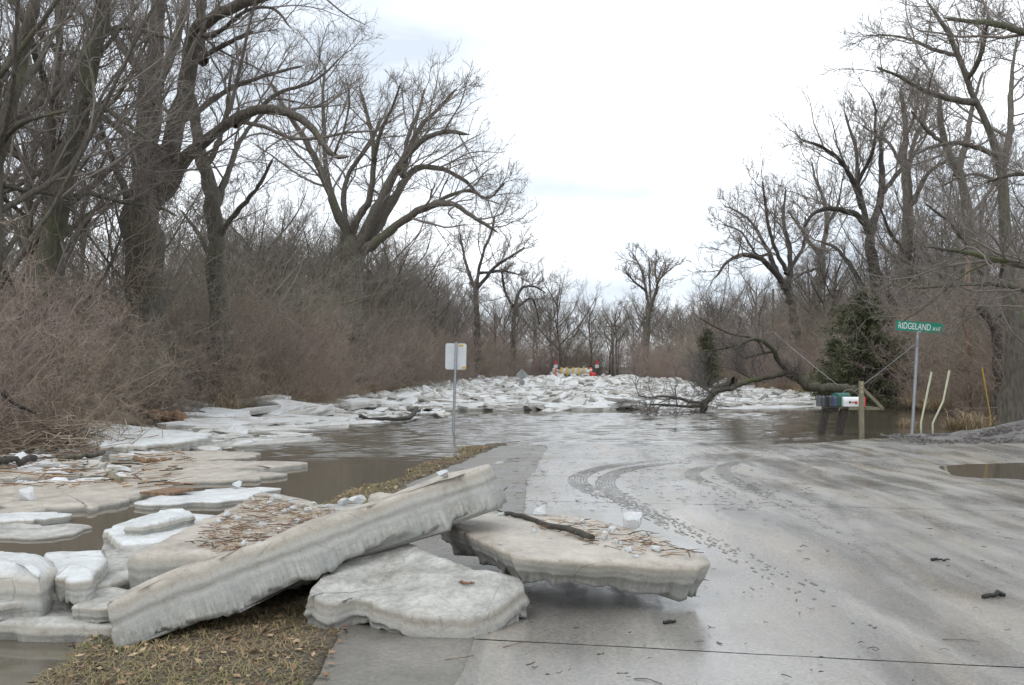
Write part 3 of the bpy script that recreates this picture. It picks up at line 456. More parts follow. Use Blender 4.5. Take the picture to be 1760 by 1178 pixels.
# ------------------------------------------------------------------ ice slabs
def resample(pts, ds):
    p = np.concatenate((pts, pts[:1])); seg = np.linalg.norm(np.diff(p, axis=0), axis=1); cum = np.concatenate(([0], np.cumsum(seg))); n = max(24, int(cum[-1] / ds)); s = np.arange(n) * cum[-1] / n
    return np.column_stack([np.interp(s, cum, p[:, i]) for i in range(3)]), s
def frac(n, per, wl, seed):               # piecewise linear, like a broken edge: flat facets between sharp corners
    r = np.random.default_rng(seed); k = max(5, int(per / wl)); x = np.sort(r.uniform(0, 1, k)); y = r.normal(size=k); return np.interp(np.arange(n) / n, x, y, period=1)
def slab_mesh(top, th, ds=.02, edge=.025, col=.012, under=.0, rag=.14, relief=.018, bev=.010, seed=0, rows=10, rings=12, soft=True):
    top = np.asarray(top, float); c0 = top.mean(0); u, s_, vh = np.linalg.svd(top - c0); nn = vh[2] * np.sign(vh[2][2])
    if (np.cross(top - c0, np.roll(top, -1, 0) - c0) @ nn).sum() < 0: top = top[::-1]
    p, s = resample(top, ds); n = len(p)
    for _ in range(1): p = (np.roll(p, 1, 0) + 2 * p + np.roll(p, -1, 0)) / 4
    tan = nrm(np.roll(p, -2, 0) - np.roll(p, 2, 0)); outw = nrm(np.cross(tan, nn)); per = s[-1]
    lo = .75 * frac(n, per, .30, seed) + .5 * frac(n, per, .13, seed + 3); mid = frac(n, per, .055, seed + 1); b_lo = frac(n, per, .22, seed + 7); b_mid = frac(n, per, .05, seed + 8); hi = np.random.default_rng(seed).normal(size=n); hi = (hi + np.roll(hi, 1)) / 2
    p = p + outw * (edge * (lo + .18 * mid))[:, None]; rowsV, tz, pu, tp = [], [], [], []
    for j in range(rows + 1):
        f = j / rows; dpt = th * f * (1 + rag * f * (.6 * b_lo + .5 * b_mid + .12 * hi))
        o = -bev * max(0, 1 - f * 6) ** 2 - under * f ** 1.6 + .45 * col * (.15 + f * f) * (b_mid * .5 + hi * .22) + .5 * col * np.interp(f, np.linspace(0, 1, 7), np.random.default_rng(seed + 9).normal(size=7)) + .6 * col * f * b_lo - (.5 * bev if j == rows else 0)
        rowsV.append(p + outw * o[:, None] - nn * dpt[:, None]); tz.append(np.full(n, 1 - f)); pu.append(s); tp.append(np.full(n, max(0., 1 - f * 7)))
    V = [np.concatenate(rowsV)]; base = rowsV[0]; cc = base.mean(0)
    for j in range(1, rings + 1):
        f = 1 - (j / (rings + .6)) ** .9; q = cc + (base - cc) * f; q = q + nn * (bev * .55 * min(1, j / 1.5) + relief * wav(q[:, 0], q[:, 1], seed + 5, 5., 4))[:, None]; V.append(q); tz.append(np.ones(n)); pu.append(s); tp.append(np.ones(n))
    V += [cc[None] + nn * bev * .55, (rowsV[-1].mean(0))[None]]; tz += [[1], [0]]; pu += [[0], [0]]; tp += [[1], [0]]
    order = [rows - j for j in range(rows + 1)] + [rows + 1 + j for j in range(rings)]; i = np.arange(n); j2 = (i + 1) % n
    Q = np.concatenate([np.stack((a * n + i, a * n + j2, b * n + j2, b * n + i), -1) for a, b in zip(order[:-1], order[1:])]); m = (rows + 1 + rings) * n; la = order[-1] * n
    T = np.concatenate((np.stack((la + i, la + j2, np.full(n, m)), -1), np.stack((rows * n + j2, rows * n + i, np.full(n, m + 1)), -1)))
    return np.concatenate(V), Q, T, {'tz': np.concatenate(tz), 'pu': np.concatenate(pu), 'top': np.concatenate(tp)}
PLANES = {}
def slab(label, px, plane, th, mat='ice_dirty', key=None, name='ice_slab', group=None, pts3=None, **kw):
    z0, sx, sy, x0, y0 = plane; top = np.array(pts3 if pts3 is not None else [on(x, y, z0, sx, sy, x0, y0) for x, y in px]); c = top.mean(0); c0 = c.copy(); c0[2] = min(c[2] - th, c[2])
    V, Q, T, A = slab_mesh(top - c0, th, **kw); o = obj(name, mesh(name, V, Q, T, True, A), M[mat], None, c0); tag(o, label, 'ice slab' if name == 'ice_slab' else 'ice floe', group)
    if key: PLANES[key] = (plane, np.array(px) if px is not None else None)
    return o
slab('wide dirty ice slab strewn with reeds, behind the long tilted slab', [(218, 953), (247, 956), (364, 957), (440, 960), (560, 930), (640, 905), (622, 878), (575, 880), (545, 864), (484, 849), (447, 847), (364, 885), (327, 904), (269, 936)], (.40, .0, .035, -2, 6.8), .26, key='B', seed=11, edge=.03)
slab('wide dirty ice slab with a dark branch on top, lying over the wet road', [(757, 895), (820, 925), (889, 956), (960, 964), (1060, 968), (1150, 974), (1204, 977), (1222, 966), (1205, 956), (1126, 920), (1061, 902), (990, 888), (932, 884), (876, 884), (798, 868), (765, 874), (740, 884)], (.42, -.075, .015, .0, 6.5), .19, key='C', seed=23, under=.10, rag=.22, edge=.02)
slab('grey ice slab sloping down to the road in front, lowest of the heap', [(526, 1028), (629, 1043), (700, 1058), (802, 1071), (854, 1058), (912, 1010), (900, 990), (800, 965), (690, 925), (620, 930), (560, 965), (532, 990)], (.165, .0, .26, 0, 6.14), .23, 'ice_grey', key='D', seed=31, edge=.045, col=.03, rag=.3, relief=.035, under=-.02)
A_ = [at(178, 1040, 5.9), at(300, 990, 6.13), at(420, 945, 6.38), at(540, 903, 6.65), at(640, 868, 6.9), at(740, 834, 7.13), at(822, 806, 7.3)]
back = np.array((.16, .55, .03)); A_ = A_ + [A_[6] + np.array((.08, .30, .012)), A_[5] + back * 1.1, A_[3] + back * 1.0, A_[1] + back * .8, A_[0] + np.array((.0, .3, .012))]
slab('long tilted ice slab rising to the right across the heap', None, (0, 0, 0, 0, 0), .28, key=None, pts3=A_, seed=41, edge=.022, rag=.12, col=.014, under=-.03, bev=.02)
slab('clean white ice slab lying on the water left of the reed-strewn slab', [(184, 924), (190, 904), (255, 884), (300, 878), (350, 884), (372, 886), (330, 912), (269, 936), (207, 937)], (.26, .0, .03, -3, 9), .17, 'ice_white', seed=51, edge=.03, relief=.03, key='E')
slab('thin upturned white ice fragment in back of the clean white slab', [(215, 905), (262, 882), (275, 876), (316, 873), (336, 886), (300, 893), (250, 905)], (.36, -.02, .05, -3, 9.2), .10, 'ice_white', seed=52, edge=.02, relief=.03)
slab('thick rounded white ice slab at the left edge', [(-120, 985), (0, 985), (70, 990), (108, 968), (60, 953), (0, 947), (-110, 945)], (.40, .0, .05, -3.2, 7.0), .30, 'ice_white', seed=61, bev=.06, under=-.02, edge=.03)
slab('small white ice slab beside the thick rounded one', [(92, 992), (120, 1000), (160, 995), (188, 965), (190, 943), (140, 945), (80, 950), (84, 975)], (.33, .02, .02, -3, 7.4), .15, 'ice_white', seed=62, edge=.025)
slab('long grey ice slab under the rounded white one at the left edge', [(-140, 1052), (0, 1042), (80, 1025), (150, 1010), (230, 990), (300, 985), (300, 930), (200, 940), (0, 990), (-140, 1000)], (.215, .02, .02, -2.7, 6.5), .12, 'ice_grey', seed=63, edge=.03, rag=.2)
slab('short grey ice piece at the foot of the long tilted slab', [(128, 1040), (170, 1046), (230, 1040), (250, 1020), (200, 1008), (150, 1015)], (.19, .02, .02, -2.5, 6.2), .10, 'ice_grey', seed=64)
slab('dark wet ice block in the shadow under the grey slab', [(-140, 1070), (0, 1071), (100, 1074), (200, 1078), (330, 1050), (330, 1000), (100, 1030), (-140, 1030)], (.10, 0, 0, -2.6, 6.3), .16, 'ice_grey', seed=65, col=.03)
slab('pale ice end sticking up behind the long tilted slab', [(630, 850), (660, 862), (720, 858), (700, 852), (650, 845)], (.62, 0, .10, -1, 8.6), .22, seed=66, rows=6, edge=.01)
slab('grey ice ledge behind the reed-strewn slab', [(540, 868), (630, 868), (640, 880), (600, 892), (560, 885)], (.46, 0, 0, -1.5, 8.6), .2, 'ice_grey', seed=67, rows=6, edge=.01)
FL = 'flat ice floes stranded along the left bank'
for i, (lb, px, z, sy, th, mt) in enumerate([
  ('long tilted white ice slab against the brush on the left bank', [(64, 719), (120, 722), (210, 730), (290, 738), (365, 747), (300, 762), (240, 766), (172, 768), (148, 750)], .20, .04, .22, 'ice_white'),
  ('oval grey floe with a few ice bits, middle of the left water', [(205, 815), (240, 806), (330, 804), (400, 805), (474, 814), (440, 822), (350, 826), (260, 827), (212, 822)], .05, 0, .1, 'ice_dirty'),
  ('long narrow grey floe just behind the oval floe', [(200, 800), (260, 790), (400, 792), (515, 795), (470, 804), (350, 805), (240, 805)], .06, 0, .1, 'ice_dirty'),
  ('large dirty floe reaching in from the left edge', [(-60, 836), (0, 833), (100, 829), (240, 828), (303, 832), (270, 842), (235, 850), (200, 862), (150, 872), (60, 869), (-60, 862)], .06, 0, .12, 'ice_dirty'),
  ('pale wet floe under the brown plank', [(235, 868), (290, 852), (350, 841), (430, 838), (475, 840), (440, 855), (360, 862), (280, 868)], .05, 0, .1, 'ice_white'),
  ('grey floe at the left edge below the debris heap', [(-40, 812), (0, 806), (70, 804), (120, 808), (90, 818), (0, 822), (-40, 822)], .05, 0, .1, 'ice_dirty'),
  ('small grey floe between the debris and the oval floe', [(125, 812), (160, 802), (195, 806), (185, 818), (140, 819)], .06, 0, .1, 'ice_dirty'),
  ('slushy grey floe low at the left edge of the water', [(-40, 905), (0, 900), (60, 897), (130, 905), (100, 918), (30, 922), (-40, 922)], .03, 0, .08, 'ice_grey'),
  ('flat pale floe by the left edge above the slushy one', [(-40, 892), (0, 885), (60, 882), (100, 884), (80, 892), (0, 898)], .07, 0, .1, 'ice_white'),
  ('stepped pale floe at the left edge below the large dirty floe', [(-40, 880), (0, 876), (50, 872), (78, 874), (60, 882), (0, 886)], .09, 0, .1, 'ice_dirty'),
  ('flat grey floe between the tilted white slab and the narrow floe', [(235, 782), (290, 776), (370, 774), (440, 779), (430, 786), (330, 790), (250, 790)], .05, 0, .1, 'ice_dirty'),
  ('pale flat floe right of the tilted white slab', [(320, 766), (380, 758), (450, 752), (540, 751), (545, 756), (470, 761), (400, 766)], .05, 0, .1, 'ice_grey')]):
    slab(lb, px, (z, 0, sy, -5, 20), th, mt, name='ice_floe', seed=100 + i, ds=.06, edge=.09, col=.02, rows=5, rings=7, relief=.02)
# jam of broken floes
def floe_proto(seed, k=16, asp=.7, th=.22, lv=((0, .93), (.5, 1.0), (.9, .99), (1, .93), (1.05, .5))):
    r = np.random.default_rng(seed); a = np.sort(np.arange(k) * 2 * math.pi / k + r.uniform(-.14, .14, k)); rad = np.array([1 / max(abs(math.cos(t + seed)) ** 3 + abs(math.sin(t + seed)) ** 3, .4) ** .33 for t in a]) * r.uniform(.78, 1.1, k)
    xy = np.column_stack((np.cos(a) * rad, np.sin(a) * rad * asp)); V = []
    for zf, s in lv: z = th * (zf - 1); V.append(np.column_stack((xy * s * r.uniform(.96, 1.04, (k, 1)), np.full(k, z) + r.normal(size=k) * .012)))
    V.append([[0, 0, .0]]); V.append([[0, 0, -th]]); i = np.arange(k); j = (i + 1) % k
    Q = np.concatenate([np.stack((a_ * k + i, a_ * k + j, (a_ + 1) * k + j, (a_ + 1) * k + i), -1) for a_ in range(len(lv) - 1)]); n_ = len(lv); T = np.concatenate((np.stack(((n_ - 1) * k + i, (n_ - 1) * k + j, np.full(k, n_ * k)), -1), np.stack((j, i, np.full(k, n_ * k + 1)), -1))); return np.concatenate(V), Q, T
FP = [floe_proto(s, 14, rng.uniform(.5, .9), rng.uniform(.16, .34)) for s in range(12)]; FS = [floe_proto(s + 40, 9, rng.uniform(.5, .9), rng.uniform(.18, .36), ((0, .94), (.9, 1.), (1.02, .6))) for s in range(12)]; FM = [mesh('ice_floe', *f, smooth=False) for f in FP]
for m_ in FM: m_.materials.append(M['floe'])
def jam_z(x, y): return .03 + .10 * sst(60, 126, y) + .045 * (1 + wav(x, y, 77, .5, 3)) * sst(38, 60, y)
def jam_front(x): return np.interp(x, [-9, -6, -3, 1, 5, 8, 13, 16], [37, 37, 37.5, 38, 39, 40.5, 43, 44])
def floe(i, x, y, z, sc, rot, label, group):
    o = bpy.data.objects.new('ice_floe', FM[i % 12]); COL.objects.link(o); o.location = (x, y, z); o.scale = sc; o.rotation_euler = rot; tag(o, label, 'ice floe', group); return o
JL, JG = 'broken ice floe in the jam spread across the flooded road', 'broken floes of the ice jam'
cnt = 0
while cnt < 170:
    y = 30 + 60 * rng.uniform() ** 1.6; x = rng.uniform(-10, 16.5)
    if cnt < 34: y = float(jam_front(x)) + rng.uniform(.3, 7)
    if x < xl(y) - .6 or x > xr(y) + .5 or y < jam_front(x): continue
    s = rng.uniform(.5, 1.7) if cnt > 33 else rng.uniform(1.3, 2.9); tl = .04 if rng.uniform() < .8 or s > 1 else .2
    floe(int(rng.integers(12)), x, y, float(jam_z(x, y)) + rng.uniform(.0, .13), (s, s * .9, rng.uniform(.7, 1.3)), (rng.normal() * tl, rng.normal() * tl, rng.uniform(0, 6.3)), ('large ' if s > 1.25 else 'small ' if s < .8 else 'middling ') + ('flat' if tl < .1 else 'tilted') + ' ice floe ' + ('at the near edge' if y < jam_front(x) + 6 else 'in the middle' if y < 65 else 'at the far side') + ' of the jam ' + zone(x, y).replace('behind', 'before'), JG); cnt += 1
mb = MB(); cnt = 0
while cnt < 5600:
    y = 29 + 104 * rng.uniform() ** 1.1; x = rng.uniform(-11, 17)
    if x < xl(y) - .8 or x > xr(y) + .8 or y < jam_front(x) - .2: continue
    V, q, t = FS[int(rng.integers(12))]; s = rng.uniform(.12, .55) if y < 75 else rng.uniform(.25, .9); tl = .10 if rng.uniform() < .75 else .35; a, b_, c_ = rng.normal() * tl, rng.normal() * tl, rng.uniform(0, 6.3)
    ca, sa, cb, sb, cc, sc_ = math.cos(a), math.sin(a), math.cos(b_), math.sin(b_), math.cos(c_), math.sin(c_)
    Rm = np.array([(cc, -sc_, 0), (sc_, cc, 0), (0, 0, 1)]) @ np.array([(cb, 0, sb), (0, 1, 0), (-sb, 0, cb)]) @ np.array([(1, 0, 0), (0, ca, -sa), (0, sa, ca)])
    mb.add((V * s) @ Rm.T + (x, y, float(jam_z(x, y)) + rng.uniform(-.02, .14)), q, t); cnt += 1
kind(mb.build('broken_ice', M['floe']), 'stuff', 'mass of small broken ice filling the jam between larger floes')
X_, Y_ = np.meshgrid(np.linspace(-13, 18, 70), np.linspace(29, 132, 140)); keep = (X_ > xl(Y_) - 1.5) & (X_ < xr(Y_) + 1.5) & (Y_ > jam_front(X_) + .4); Z_ = jam_z(X_, Y_) - .03 + .05 * wav(X_, Y_, 78, 2.5, 3); i = (np.arange(139)[:, None] * 70 + np.arange(69)[None]).ravel(); kq = keep[:-1, :-1].ravel()
kind(obj('packed_slush', mesh('packed_slush', np.stack((X_, Y_, Z_), -1), np.stack((i, i + 1, i + 71, i + 70), -1)[kq]), M['slush']), 'stuff', 'grey slush packed between the floes of the jam')
# heap of slabs at the left bank, and slush bits left
hp_ = [(330, 700, .30, 1.0), (365, 697, .34, .9), (402, 690, .42, .9), (430, 687, .46, .8), (462, 688, .44, .9), (500, 694, .36, 1.2), (535, 700, .30, 1.3), (345, 712, .22, 1.0), (385, 708, .26, .9), (425, 703, .30, 1.0), (470, 703, .28, 1.0), (510, 708, .22, 1.1), (565, 704, .24, .9), (600, 696, .28, 1.0), (640, 690, .28, 1.1), (680, 684, .28, 1.0), (350, 727, .12, 1.1), (395, 722, .14, 1.2), (445, 718, .15, 1.0), (490, 722, .10, .9), (540, 717, .12, 1.1), (590, 711, .12, 1.2), (640, 706, .10, 1.1), (690, 700, .10, 1.0), (380, 735, .08, .8), (430, 735, .06, 1.1), (480, 738, .05, .9), (530, 731, .06, 1.0), (600, 725, .05, 1.1), (660, 716, .05, 1.2), (720, 709, .05, 1.1)]
for k, (px, py, z, s) in enumerate(hp_):
    p = on(px, py, z); tx, ty = (rng.normal() * .16 + .08, rng.normal() * .16) if z > .2 else (rng.normal() * .05, rng.normal() * .05)
    floe(k * 5, p[0], p[1], z, (s, s * .8, 1.1), (tx, ty, rng.normal() * .5), ('tilted' if abs(tx) + abs(ty) > .12 else 'flat') + (' long' if s > 1 else ' short') + ' ice slab ' + ('high in' if z > .3 else 'midway up' if z > .15 else 'at the foot of') + ' the left bank heap ' + zone(p[0], p[1]), 'heaped slabs at the left bank')
mb = MB()
for k in range(900):
    px, py = rng.uniform(300, 760), rng.uniform(684, 745)
    if py > 748 - (px - 300) * .075 or py < 712 - (px - 300) * .055: continue
    z = .03 + max(0, .34 * (722 - py) / 32) * rng.uniform(.3, 1); p = on(px, py, z); V, q, t = FS[k % 12]; sc0 = rng.uniform(.06, .3); a = rng.uniform(0, 6.3); Rm = np.array([(math.cos(a), -math.sin(a), 0), (math.sin(a), math.cos(a), 0), (0, 0, 1)]) @ np.array([(1, 0, 0), (0, .95, -.3 * rng.normal()), (0, .3 * rng.normal(), .95)]); mb.add((V * sc0) @ Rm.T + p, q, t)
kind(mb.build('ice_rubble', M['floe']), 'stuff', 'small ice rubble between the slabs heaped at the left bank')
for k in range(70):
    px, py = rng.uniform(120, 560), rng.uniform(735, 800)
    if py > 735 + (620 - px) * .14: continue
    p = on(px, py, .03); s = rng.uniform(.1, .6); floe(k, p[0], p[1], .05, (s, s * .8, .5), (rng.normal() * .08, rng.normal() * .08, rng.uniform(0, 6)), 'small loose floe in the slush along the left bank', 'loose floes along the left bank')
for k in range(40):
    px, py = rng.uniform(-10, 230), rng.uniform(775, 835); p = on(px, py, .05); s = rng.uniform(.08, .35); floe(k, p[0], p[1], .06, (s, s * .8, .5), (rng.normal() * .1, rng.normal() * .1, rng.uniform(0, 6)), 'small ice piece among the debris near the left edge', 'ice pieces in the left debris')
# ice chunks lying on slabs
def chunk_mesh(seed):
    r = np.random.default_rng(seed); n, m = 16, 10; V = []
    for j in range(m + 1):
        ph = math.pi * j / m
        for i in range(n): V.append(np.array((math.cos(i * 2 * math.pi / n) * math.sin(ph), math.sin(i * 2 * math.pi / n) * math.sin(ph), math.cos(ph))))
    V = np.array(V); pl = nrm(r.normal(size=(16, 3))); dist = r.uniform(.42, .8, 16)
    for a, d in zip(pl, dist): e = V @ a - d; V = V - np.maximum(e, 0)[:, None] * a
    V[:, 2] *= .75; Q = [(j * n + i, (j + 1) * n + i, (j + 1) * n + (i + 1) % n, j * n + (i + 1) % n) for j in range(m) for i in range(n)]; return mesh('ice_chunk', V, Q, smooth=False)
CM = [chunk_mesh(s) for s in range(6)]
for m_ in CM: m_.materials.append(M['chunk'])
def on_slab(key, px, py):
    (z0, sx, sy, x0, y0), _ = PLANES[key]; return on(px, py, z0, sx, sy, x0, y0)
def chunk(i, p, s, label, group=None):
    o = bpy.data.objects.new('ice_chunk', CM[i % 6]); COL.objects.link(o); o.location = (p[0], p[1], p[2] + .45 * s); o.scale = (s, s * rng.uniform(.75, 1), s * rng.uniform(.7, 1)); o.rotation_euler = (rng.normal() * .2, rng.normal() * .2, rng.uniform(0, 6)); return tag(o, label, 'ice chunk', group)
for i, (x, y, s) in enumerate([(478, 862, .07), (500, 866, .05), (520, 872, .04), (505, 878, .05), (530, 880, .04), (490, 884, .04), (560, 875, .04), (470, 890, .04), (450, 905, .045), (480, 915, .04), (420, 940, .05), (445, 938, .035), (410, 895, .04), (390, 888, .05), (440, 880, .035), (375, 900, .04), (510, 900, .035), (465, 870, .04), (540, 868, .035), (430, 915, .03), (495, 905, .03), (545, 895, .03)]):
    chunk(i, on_slab('B', x, y), s, 'small clear ice chunk among the reeds on the left dirty slab', 'ice chunks on the reed-strewn slab')
for i, (x, y, s) in enumerate([(862, 888, .045), (918, 916, .04), (1040, 925, .055), (1050, 915, .05), (1062, 938, .04), (1130, 950, .05), (1110, 922, .05), (1080, 950, .04), (945, 928, .02), (860, 938, .025), (1000, 900, .04), (1095, 962, .03)]):
    chunk(i, on_slab('C', x, y), s, 'small clear ice chunk on the right slab with the branch', 'ice chunks on the branch-strewn slab')
def lump(p, s, lb, i): o = chunk(i, p, s, lb); return o
lump(on_slab('C', 1085, 905), .13, 'big clear domed ice chunk in back of the right slab', 3); lump(on_slab('C', 930, 888), .10, 'clear ice lump at the back edge of the right slab near the twigs', 1)
lump(at(762, 822, 7.25), .075, 'single white ice chunk perched on the high end of the long tilted slab', 2)
lump(at(613, 868, 8.4), .09, 'larger clear ice cube behind the middle of the long tilted slab', 4); lump(at(592, 867, 8.5), .07, 'smaller ice cube left of the larger one behind the tilted slab', 0)
lump(on(35, 800, .05), .20, 'white ice lump on the grey floe at the left edge', 5); lump(on(407, 838, .06), .09, 'round ice lump on the pale floe by the plank', 2); lump(on(45, 860, .06), .15, 'pale ice lump on the large dirty floe near the left edge', 1)
# ------------------------------------------------------------------ debris: reeds, sticks, branch, twigs
def sticks(key_fn, n, rx, ry, ln, rad, name, mat, label, seed, dirs=None):
    r = np.random.default_rng(seed); P = []; R = []; C = []
    for k in range(n):
        while True:
            px, py = r.uniform(*rx), r.uniform(*ry); p = key_fn(px, py)
            if p is not None: break
        a = r.normal(-.2, .95) if dirs is None else r.uniform(*dirs); l = r.uniform(*ln); d = np.array((math.cos(a), math.sin(a), r.normal() * .08)); up = np.array((0, 0, r.uniform(.006, .035)))
        P.append([p + up - d * l / 2, p + up + (0, 0, r.normal() * .006), p + up + d * l / 2]); q = r.uniform(*rad); R.append([q, q, q * .6])
    V, q, t = tubes(np.array(P), np.array(R), 4, False); nv = len(V) // n; c = np.repeat(r.uniform(0, 1, n), nv); return kind(obj(name, mesh(name, V, q, None, True, {'ci': c}), M[mat]), 'stuff', label)
def poly_in(px, py, poly):
    ins = False; n = len(poly)
    for i in range(n):
        (x1, y1), (x2, y2) = poly[i], poly[(i + 1) % n]
        if (y1 > py) != (y2 > py) and px < (x2 - x1) * (py - y1) / (y2 - y1) + x1: ins = not ins
    return ins
pb = [(365, 905), (450, 855), (560, 880), (600, 885), (520, 915), (450, 945), (400, 955), (330, 940)]
sticks(lambda x, y: on_slab('B', x, y) if poly_in(x, y, pb) else None, 620, (330, 600), (850, 958), (.02, .20), (.001, .0034), 'reed_debris', 'reeds', 'broken reeds and straw strewn over the left dirty slab', 1)
pc = [(900, 890), (1000, 893), (1110, 918), (1195, 955), (1180, 965), (1080, 958), (1000, 935), (900, 905)]
sticks(lambda x, y: on_slab('C', x, y) if poly_in(x, y, pc) else None, 150, (880, 1200), (885, 970), (.03, .18), (.0012, .004), 'twig_debris', 'reeds', 'small twigs and bark strewn over the right slab', 2)
sticks(lambda x, y: on(x, y, .07), 240, (-10, 330), (765, 838), (.08, .6), (.003, .012), 'wood_debris', 'reeds', 'driftwood bits and reeds in the slush near the left edge', 3)
def rz_on(px, py):
    p = on(px, py, .03)
    for _ in range(3): p = on(px, py, float(road_z(p[0], p[1])))
    return p
sticks(lambda x, y: rz_on(x, y) - (0, 0, .004), 420, (880, 1400), (768, 880), (.02, .12), (.001, .0035), 'road_twigs', 'mud', 'fine dark twig bits scattered over the wet road', 4)
sticks(lambda x, y: rz_on(x, y) - (0, 0, .004), 110, (900, 1750), (880, 1170), (.01, .07), (.0015, .004), 'road_grit', 'mud', 'dark grit scattered on the near wet road', 5)
def stick(pts, r0, r1, label, mat='black', name='stick', k=7):
    p = np.array(pts, float); c = p.mean(0); q = smooth_line(p, 10) - c; q[1:-1] += rng.normal(size=(8, 3)) * r0 * .35; o = MB().tube(q, np.linspace(r0, r1, 10) * (1 + .15 * rng.normal(size=10)), k).build(name, M[mat], None, True, c); return tag(o, label, 'stick')
U3 = np.array((0, 0, 1.))
bo = [on_slab('C', x, y) + U3 * z for x, y, z in ((868, 888, .03), (900, 896, .035), (940, 910, .03), (985, 920, .03), (1016, 932, .03))]
br = thing('branch', 'dark broken branch lying on top of the right slab', 'branch', bo[2]); b0 = bo[2]
MB().tube(smooth_line(np.array(bo) - b0, 14) + rng.normal(size=(14, 3)) * .004, np.linspace(.016, .026, 14), 8).build('stem', M['bark_dark'], br, True)
for pts in ([(872, 890, .02), (850, 878, .05), (845, 868, .09), (872, 842, .26)], [(846, 868, .09), (842, 858, .15)], [(850, 878, .05), (810, 870, .04), (790, 866, .04)]):
    q = np.array([on_slab('C', x, y) * (1, 1, 0) + on_slab('C', x, y + 0) * (0, 0, 1) if z < .06 else at(x, y, 8.3) for x, y, z in pts]) - b0; q[:, 2] += .02
    MB().tube(smooth_line(q, 8), np.linspace(.009, .004, 8), 5).build('side_twig', M['bark_dark'], br, True)
stick([rz_on(1690, 1029) + U3 * .012, rz_on(1715, 1026) + U3 * .02, rz_on(1728, 1025) + U3 * .012], .018, .010, 'black charred stick lying on the road at the right edge')
stick([rz_on(1600, 964) + U3 * .01, rz_on(1632, 965) + U3 * .012], .012, .006, 'thin black stick on the road above the charred one')
stick([rz_on(1140, 1073) + U3 * .01, rz_on(1161, 1071) + U3 * .012], .010, .008, 'short dark stick on the road in front of the right slab')
stick([rz_on(865, 1114) + U3 * .004, rz_on(885, 1109) + U3 * .008, rz_on(903, 1104) + U3 * .004], .003, .002, 'thin orange reed on the road right of the sloping slab', 'wood_orange', 'reed')
stick([rz_on(765, 1136) + U3 * .004, rz_on(790, 1133) + U3 * .006, rz_on(813, 1128) + U3 * .004], .003, .002, 'thin orange reed on the road below the sloping slab', 'wood_orange', 'reed')
stick([rz_on(1090, 1168) + U3 * .004, rz_on(1115, 1170) + U3 * .006, rz_on(1138, 1177) + U3 * .004], .003, .002, 'thin brown twig at the bottom of the road', 'bark', 'twig'); stick([rz_on(1620, 1100) + U3 * .004, rz_on(1650, 1101) + U3 * .006, rz_on(1684, 1104) + U3 * .004], .002, .0015, 'hair-thin brown twig on the right of the near road', 'bark', 'twig')
stick([on_slab('D', 790, 1008) + U3 * .02, on_slab('D', 805, 1014) + U3 * .04, on_slab('D', 815, 1010) + U3 * .03], .010, .006, 'brown bark scrap on the sloping front slab', 'wood_orange', 'bark_scrap')
stick([at(130, 678, 27), at(190, 702, 26.5), at(262, 738, 26)], .07, .05, 'fallen pale pole leaning from the left brush to the ice', 'timber', 'fallen_pole')
p0, p1 = at(245, 714, 29), at(318, 718, 28.4); stick([p0, (p0 + p1) / 2, p1], .13, .17, 'broken log with orange split end beside the tilted white slab', 'wood_orange', 'broken_log', 12)
stick([on(0, 792, .2), on(20, 792, .2), on(60, 788, .2)], .06, .05, 'dark log at the left edge above the ice lump', 'bark_dark', 'log'); stick([on(100, 788, .1), on(150, 782, .12), on(178, 777, .1)], .05, .04, 'brown log among the debris near the left edge', 'bark', 'log'); stick([on(232, 788, .1), on(262, 792, .1), on(295, 788, .1)], .05, .03, 'brown driftwood on the narrow floe', 'wood_orange', 'log')
stick([on(188, 814, .08), on(196, 822, .08), on(203, 828, .07)], .05, .05, 'short thick stick beside the oval floe', 'timber', 'log')
stick([on(620, 716, .1), on(660, 722, .1), on(705, 716, .15), at(716, 702, 33)], .05, .07, 'dark driftwood limb with raised end at the edge of the left floes', 'bark_dark', 'driftwood')
stick([at(-10, 655, 19), at(20, 690, 19.3), at(62, 710, 19.6)], .05, .03, 'dark dead branch drooping at the left edge', 'bark_dark', 'branch'); stick([at(412, 690, 40), at(424, 680, 40), at(438, 664, 40)], .13, .09, 'dark broken stump behind the heaped ice at the left bank', 'bark_dark', 'stump', 9)
pl = [on(240, 846, .10), on(290, 848, .10), on(336, 839, .11), (on(290, 838, .11))]; c = np.mean(pl, 0); Vp = np.array(pl) - c; mb = MB(); mb.add(np.concatenate((Vp, Vp - (0, 0, .03))), [(0, 1, 2, 3), (7, 6, 5, 4), (0, 4, 5, 1), (1, 5, 6, 2), (2, 6, 7, 3), (3, 7, 4, 0)]); tag(mb.build('plank', M['wood_orange'], None, False, c), 'flat reddish brown plank lying on the pale floe', 'plank')
# debris heap of twigs at the left bank
for lb, px, py, z, n, sp in (('dark brush pile on the end of the tilted white slab', 115, 742, .35, 260, (1.0, .6, .28)), ('low dark leaf and brush heap at the left edge', 50, 765, .15, 320, (2.0, .9, .22))):
    c = on(px, py, z); d = nrm(rng.normal(size=(n, 3)) * (1, 1, .35)); l = rng.uniform(.15, .55, (n, 1)); p = rng.normal(size=(n, 3)) * sp * .5; P = np.stack((p - d * l, p + rng.normal(size=(n, 3)) * .03, p + d * l), 1); V, q, t = tubes(P, np.array([[.012, .01, .004]]) * np.ones((n, 1)), 3); kind(obj('brush_pile', mesh('brush_pile', V, q, t), M['shrub_brown'], None, c), 'stuff', lb)
